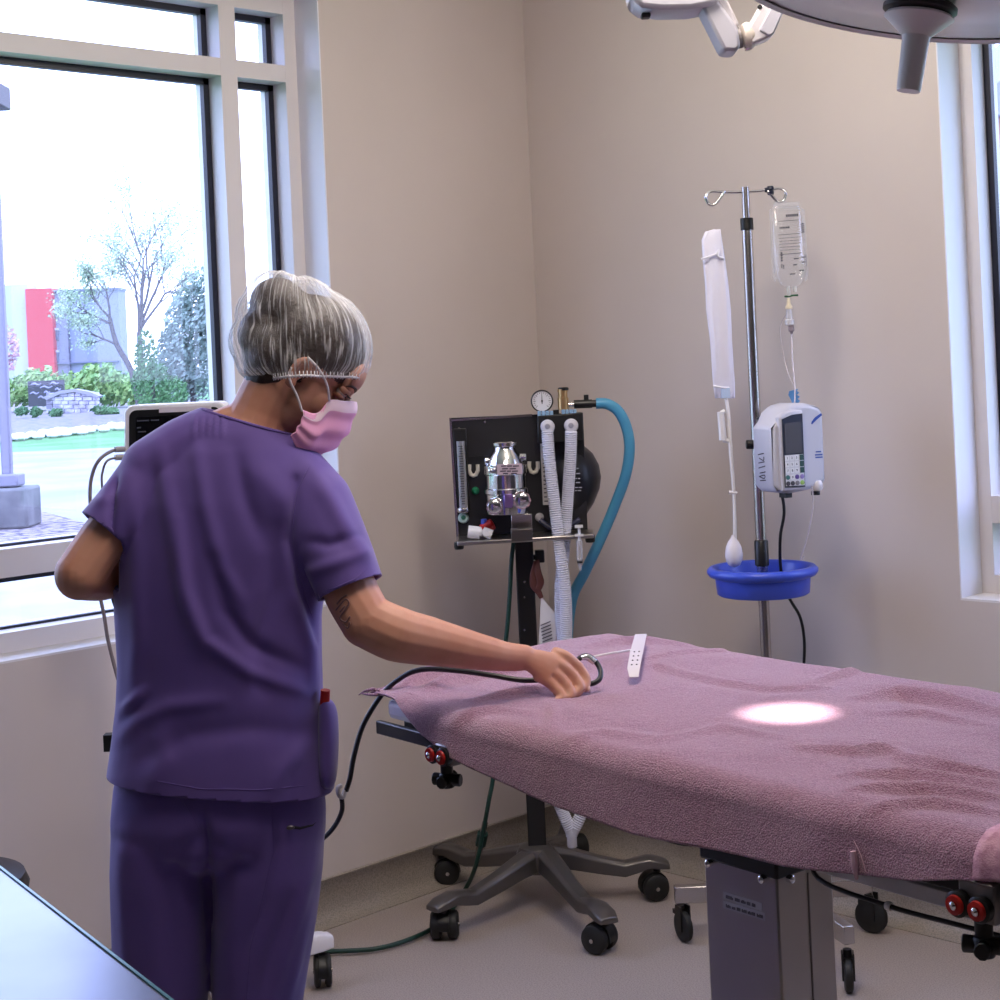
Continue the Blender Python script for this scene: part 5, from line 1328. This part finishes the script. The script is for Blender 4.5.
if P: G().ell(P[0], (.008, .004, .004), VIEW).build('zip_pull', mat('zip metal', (110, 104, 110), .35, .9), tr_)
for i, x in enumerate((160, 256)):
    f0 = J(x, 1262, DP); f0.z = 0; f0 = V((f0.x, f0.y, 0))
    g = G(); g.ell(f0 + FW * .05 + ZZ * .042, (.046, .135, .042), VIEW); g.ell(f0 - FW * .01 + ZZ * .06, (.044, .07, .058), VIEW); g.box(f0 + FW * .05 + ZZ * .012, (.084, .25, .022), VIEW)
    m2 = voxel(g, .008, 5); link('shoe', m2, mat('dark shoe', (40, 38, 46), .5), PERSON, sharp=180)

# hair with a high bun, pushed into the cover
g = G()
g.ell(H(-.008, 0, .052), (.098, .077, .09), HM, 24, 16); g.ell(H(-.05, 0, .0), (.05, .066, .06), HM)
g.ell(H(-.1, 0, .074), (.05, .05, .048), HM); g.ell(H(-.088, 0, .02), (.045, .055, .05), HM); g.ell(H(-.075, 0, .07), (.052, .055, .05), HM)
g.ell(H(-.056, 0, -.034), (.028, .046, .03), HM); g.ell(J(273, 379, 2.863), (.0515, .056, .02), VIEW)
hm = voxel(g, .005, 6)
bm = bmesh.new(); bm.from_mesh(hm)
for v in bm.verts:
    q = v.co; n_ = mnoise.noise(V((q.dot(HS) * 60, q.dot(HU) * 16, q.dot(HF) * 16))); v.co = q + v.normal * n_ * .0028
bmesh.ops.delete(bm, geom=[f for f in bm.faces if (lambda l: (l.dot(HF) > .074 and l.dot(HU) < .075) or (l.dot(HF) > .012 and l.dot(HU) < .03))(f.calc_center_median() - HC_)], context='FACES')
bm.to_mesh(hm); bm.free()
hair = link('hair', hm, M_hair, PERSON, sharp=180)
# face details
for s in (1, -1):
    ec = H(.0805, .03 * s, .021)
    ey = G().ell(ec, (.0115, .0115, .0115), HM, 20, 12).build('eye', mat('eye white', (196, 184, 178), .25), PERSON)
    G().lathe(ec + HF * .0095, [(.0055, 0), (.005, .002), (.001, .0026)], HF, 16).build('iris', mat('iris brown', (58, 40, 30), .2), ey)
    g = G(); g.tube([ec + HF * .006 + HS * s * .0115 + HU * .0015, ec + HF * .0115 + HS * s * .004 + HU * .0035, ec + HF * .0105 - HS * s * .006 + HU * .003], [.0018, .0024, .0016], 6, sub=4)
    for i in range(9):
        q = ec + HF * (.007 + .005 * math.sin(i * .35 + .3)) + HS * s * (.011 - i * .0019) + HU * .002
        g.tube([q, q + HF * .005 + HS * s * .0025 - HU * .002, q + HF * .0085 + HS * s * .003 - HU * .0005], [.0009, .0007, .0003], 4)
    g.build('eyelashes', mat('lash black', (20, 14, 14), .6), PERSON, sharp=180)
    G().ell(ec + HF * .0015 + HU * .005 + HS * .001 * s, (.0128, .0135, .0092), HM).ell(ec - HU * .0075 + HF * .0002, (.0115, .0125, .006), HM).build('eyelid', M_skin, PERSON)
    g = G().tube([H(.0985, .014 * s, .034), H(.0975, .03 * s, .039), H(.088, .045 * s, .039), H(.0785, .053 * s, .033)], [.003, .0034, .003, .0012], 7, sub=5, flat=.6); g.build('eyebrow', M_brow, PERSON, sharp=180)
# hair cover
g = G()
g.ell(H(-.008, 0, .057), (.106, .094, .098), HM, 28, 18)
g.ell(H(-.055, 0, .004), (.068, .083, .07), HM, 24, 14)
g.ell(H(-.106, 0, .077), (.056, .056, .054), HM, 22, 14); g.ell(H(-.08, 0, .07), (.066, .07, .062), HM, 22, 14)
g.ell(H(-.086, 0, .002), (.053, .064, .052), HM, 22, 14); g.ell(H(.062, 0, .06), (.04, .068, .038), HM, 22, 14); g.ell(H(-.108, 0, .045), (.05, .058, .05), HM, 22, 14); g.ell(H(-.06, 0, .112), (.05, .06, .04), HM, 22, 14)
g.ell(H(0, 0, .006), (.07, .098, .06), HM, 24, 14)
cm = voxel(g, .0045, 12)
eA, eB = J(247, 380, 2.86), J(358, 376, 2.86); eC = J(303, 376, 2.78)
en = ((eB - eA).normalized()).cross((FW - ZZ * .12).normalized()).normalized()
if en.z < 0: en = -en
apex = H(-.085, 0, .16)
bm = bmesh.new(); bm.from_mesh(cm)
s_, u_, a_ = frame_from(en, FW)
uvl = bm.loops.layers.uv.new('UVMap')
def cap_uv(q):
    v = q - HC_; h = (q - eC).dot(en); return math.atan2(v.dot(u_), v.dot(s_)) / (2 * PI), h
bm.normal_update()
for v in bm.verts:
    a, h = cap_uv(v.co)
    w = mnoise.noise(V((math.cos(a * 2 * PI) * 9, math.sin(a * 2 * PI) * 9, h * 4))) + .6 * mnoise.noise(V((math.cos(a * 2 * PI) * 22, math.sin(a * 2 * PI) * 22, h * 9)))
    t_ = max(0, min(1, h / .02)); pull = (1 - t_) * .006
    v.co = v.co + v.normal * (w * .0042 - pull)
for f in bm.faces:
    c0 = cap_uv(f.calc_center_median())[0]
    for l in f.loops:
        a, h = cap_uv(l.vert.co)
        if a - c0 > .5: a -= 1
        if c0 - a > .5: a += 1
        l[uvl].uv = (a * 6, h * 6)
bmesh.ops.delete(bm, geom=[f for f in bm.faces if (f.calc_center_median() - eC).dot(en) < 0], context='FACES')
bm.to_mesh(cm); bm.free()
M_cap = film('sheer white cap', (236, 236, 240), .3, .4, .2, 1.2, noise=(5, .5, .7, .03, .85, (4.6, .45, 1)), transl=True)
cap = link('bouffant_cap', cm, M_cap, PERSON, sharp=180)
# gathered elastic edge: follow the cut rim
bv = BVHTree.FromPolygons([v.co + foot for v in cm.vertices], [tuple(p.vertices) for p in cm.polygons])
rim = []
cen = HC_ + en * (eC - HC_).dot(en)
for i in range(90):
    a = 2 * PI * i / 90; dr = s_ * math.cos(a) + u_ * math.sin(a)
    h = bv.ray_cast(cen + en * .004 + dr * .3, -dr, .3)
    if h[0] is not None: rim.append(h[0] - en * .003)
g = G(); g.tube(rim + rim[:1], .0022, 7, cap=False)
for i, q in enumerate(rim):
    n_ = (q - cen).normalized(); g.tube([q + n_ * .001 - en * .004, q + n_ * .003 + en * .008], [.0011, .0007], 5)
g.build('elastic_edge', mat('white elastic', (232, 230, 236), .7), cap, sharp=180)

# pink mask
top_e = [(.1135, 0, .024), (.107, .02, .021), (.091, .04, .01), (.071, .053, -.004), (.07, .057, -.028), (.062, .061, -.04), (.045, .068, -.046)]
bot_e = [(.121, 0, -.082), (.115, .024, -.093), (.098, .042, -.101), (.078, .056, -.102), (.056, .067, -.093)]
def edge(E_, t):       # t -1..1 across the face
    P, _ = catmull([V(q) for q in E_], [0] * len(E_), 6); x = abs(t) * (len(P) - 1); i = min(int(x), len(P) - 2); q = P[i].lerp(P[i + 1], x - i)
    return V((q.x, q.y * (1 if t >= 0 else -1), q.z))
rowsM = []
for i in range(41):
    v_ = i / 40; r_ = []
    for j in range(61):
        t = -1 + 2 * j / 60; a, b = edge(top_e, t), edge(bot_e, t); q = a.lerp(b, v_)
        bul = math.sin(PI * v_) ** .7; out = V((1, .55 * t, -.25)).normalized()
        q = q + out * (bul * .019 * (1 - .55 * abs(t) ** 2)) + out * .0022 * math.sin(v_ * PI * 6) * (1 - .3 * abs(t)) + out * .0035 * math.sin(abs(t) * 9 + v_ * 3) * bul * abs(t)
        r_.append(H(q.x, q.y, q.z))
    rowsM.append(r_)
mk = G().grid(rowsM).build('face_mask', M_mask, PERSON, sharp=180); k = mk.modifiers.new('solid', 'SOLIDIFY'); k.thickness = .0016; k.offset = 1
G().grid([[p + (p - H(.05, 0, -.04)).normalized() * .0018 for p in r] for r in rowsM[:6]]).build('nose_band', M_maskband, mk, sharp=180)
for s in (1, -1):
    ea = H(-.012, .082 * s, .012)
    q1 = edge(top_e, .5 * s); q2 = edge(top_e, 1.0 * s)
    g = G(); g.tube([H(q1.x, q1.y + .003 * s, q1.z), H(.05, .07 * s, .014), H(.022, .08 * s, .026), H(-.006, .083 * s, .03)], .0021, 7, sub=5)
    g.tube([H(q2.x, q2.y + .002 * s, q2.z - .002), H(.024, .075 * s, -.034), H(-.006, .076 * s, -.018), H(-.016, .078 * s, .0)], .0021, 7, sub=5)
    g.build('ear_loop', M_cord, mk, sharp=180)

# ------------------------------------------------------------------ probe cable held in the hand
ZB = ZT + .014
P = [J(600, 664, 2.9), J(597, 659, 2.915), J(590, 657, 2.92)]
t2 = thing('probe_cable', 'black probe cable looping from the hand over the towel and down past the pocket', 'cable', onZ(440, 674, ZT))
loop = [J(574, 672, 2.915), J(578, 660, 2.92), J(586, 656, 2.925), J(594, 660, 2.925), J(600, 669, 2.915), J(600, 678, 2.9), J(594, 683, 2.89), J(584, 684, 2.885), J(574, 682, 2.885), J(560, 680, 2.9), J(540, 680, 2.92), J(520, 680, 2.92), J(490, 675, 2.93), J(460, 671, 2.95), J(430, 669, 2.97), J(412, 672, 2.98), J(398, 680, 2.99), J(386, 690, 3.0), J(374, 706, 3.01), J(362, 728, 3.01), J(354, 756, 3.0), J(350, 778, 2.99), J(346, 791, 2.99)]
G().tube(loop, .0048, 10, sub=7).build('cable', M_cable, t2)
G().tube([J(581, 658, 2.915), J(588, 657.5, 2.92), J(595, 662.5, 2.918)], [.004, .0065, .006], 12, sub=4).build('probe_tip', mat('pale chrome', (220, 222, 226), .15, .8), t2)
G().tube([J(341, 786, 2.985), J(338, 788, 2.98), J(339, 795, 2.98), J(343, 797, 2.985), J(345, 790, 2.99)], .0045, 9, sub=4).build('cable_joint', mat('grey joint', (170, 166, 172), .4), t2)
o = G().tube([J(341.5, 797, 2.985), J(342, 810, 2.985), J(336, 824, 2.99), J(326, 836, 3.0), J(312, 846, 3.05), J(290, 860, 3.15)], .0045, 9, sub=6).build('lower_cable', M_cable, t2)

# ------------------------------------------------------------------ light and camera
w = bpy.data.worlds.new('overcast sky'); SC.world = w; w.use_nodes = True
nt = w.node_tree; bg = nt.nodes['Background']
tc = nt.nodes.new('ShaderNodeTexCoord'); sx = nt.nodes.new('ShaderNodeSeparateXYZ'); nt.links.new(tc.outputs['Generated'], sx.inputs[0])
cr = nt.nodes.new('ShaderNodeValToRGB'); nt.links.new(sx.outputs['Z'], cr.inputs[0])
cr.color_ramp.elements[0].position = 0; cr.color_ramp.elements[0].color = (.52, .62, 1, 1)
cr.color_ramp.elements[1].position = .7; cr.color_ramp.elements[1].color = (.44, .55, 1, 1)
nt.links.new(cr.outputs[0], bg.inputs['Color']); bg.inputs['Strength'].default_value = 6.4
def area(name, loc, sx_, sy_, power, col, aim=None):
    l = bpy.data.lights.new(name, 'AREA'); l.shape = 'RECTANGLE'; l.size = sx_; l.size_y = sy_; l.energy = power; l.color = col
    o = bpy.data.objects.new(name, l); COL.objects.link(o); o.location = loc
    return o
# opal globes added under the ceiling out of view, to brighten the upper walls
M_fill_globe = glow('unseen globe', (255, 238, 220), 2.)
for x, y, pw in ((1.4, -1.1, 26), (3.0, -1.3, 6.5)):
    tq = thing('fill_globe', 'white fill light with an unseen globe, added out of view for the upper walls', 'fill light', (x, y, HC - .09)); tq['group'] = 'fill globe lights'
    G().lathe((x, y, HC), [(.15, 0), (.15, -.03), (.12, -.04)], n=36).build('ceiling_plate', M_white, tq)
    G().lathe((x, y, HC), [(.12, -.03), (.14, -.06), (.12, -.1), (.06, -.125), (.001, -.13)], n=36).build('globe', M_fill_globe, tq)
    l = bpy.data.lights.new('fill_globe_lamp', 'POINT'); l.energy = pw; l.color = (1, .91, .83); l.shadow_soft_size = .1
    o = bpy.data.objects.new('fill_globe_lamp', l); COL.objects.link(o); o.location = (x, y, HC - .25)
M_fill_panel = glow('fill light diffuser', (255, 238, 220), 1.2)  # unseen panel added overhead to light the nurse and table
for x, y in ((2.1, -2.15),):
    tq = thing('fill_panel', 'white recessed fill light panel added out of view to light the nurse from above', 'fill light', (x, y, HC - .015))
    G().box((x, y, HC - .012), (.62, 1.22, .02)).build('frame', M_white, tq); G().box((x, y, HC - .024), (.56, 1.16, .006)).build('diffuser', M_fill_panel, tq)
    area('fill_panel_lamp', (x, y, HC - .03), .55, 1.15, 28, (1, .88, .8))
sp = bpy.data.lights.new('surgical_spot', 'SPOT'); sp.energy = 330; sp.color = (1, .9, .82); sp.spot_size = math.radians(8.6); sp.spot_blend = .7; sp.shadow_soft_size = .02
so = bpy.data.objects.new('surgical_spot', sp); COL.objects.link(so)
so.location = LC + ls * .09 + lf * .06 - ln * .006
tgt = onZ(788, 715, ZT); so.rotation_euler = (tgt - so.location).to_track_quat('-Z', 'Y').to_euler()
cam = bpy.data.cameras.new('camera'); cam.sensor_width = 36; cam.sensor_fit = 'HORIZONTAL'; cam.lens = F / 1000 * 36; cam.shift_x = (500 - PX) / 1000; cam.shift_y = (PY - 500) / 1000
cam.clip_start = .05; cam.clip_end = 2000
co_ = bpy.data.objects.new('camera', cam); COL.objects.link(co_)
co_.matrix_world = Matrix.Translation(CAM) @ Matrix((RR, UU, -FW)).transposed().to_4x4()
SC.camera = co_
SC.view_settings.view_transform = 'Standard'; SC.view_settings.look = 'None'; SC.view_settings.gamma = 1; SC.view_settings.use_curve_mapping = False
SC.view_settings.exposure = 0
SC.cycles.max_bounces = 10; SC.cycles.transparent_max_bounces = 24; SC.cycles.use_denoising = True; SC.cycles.sample_clamp_indirect = 6
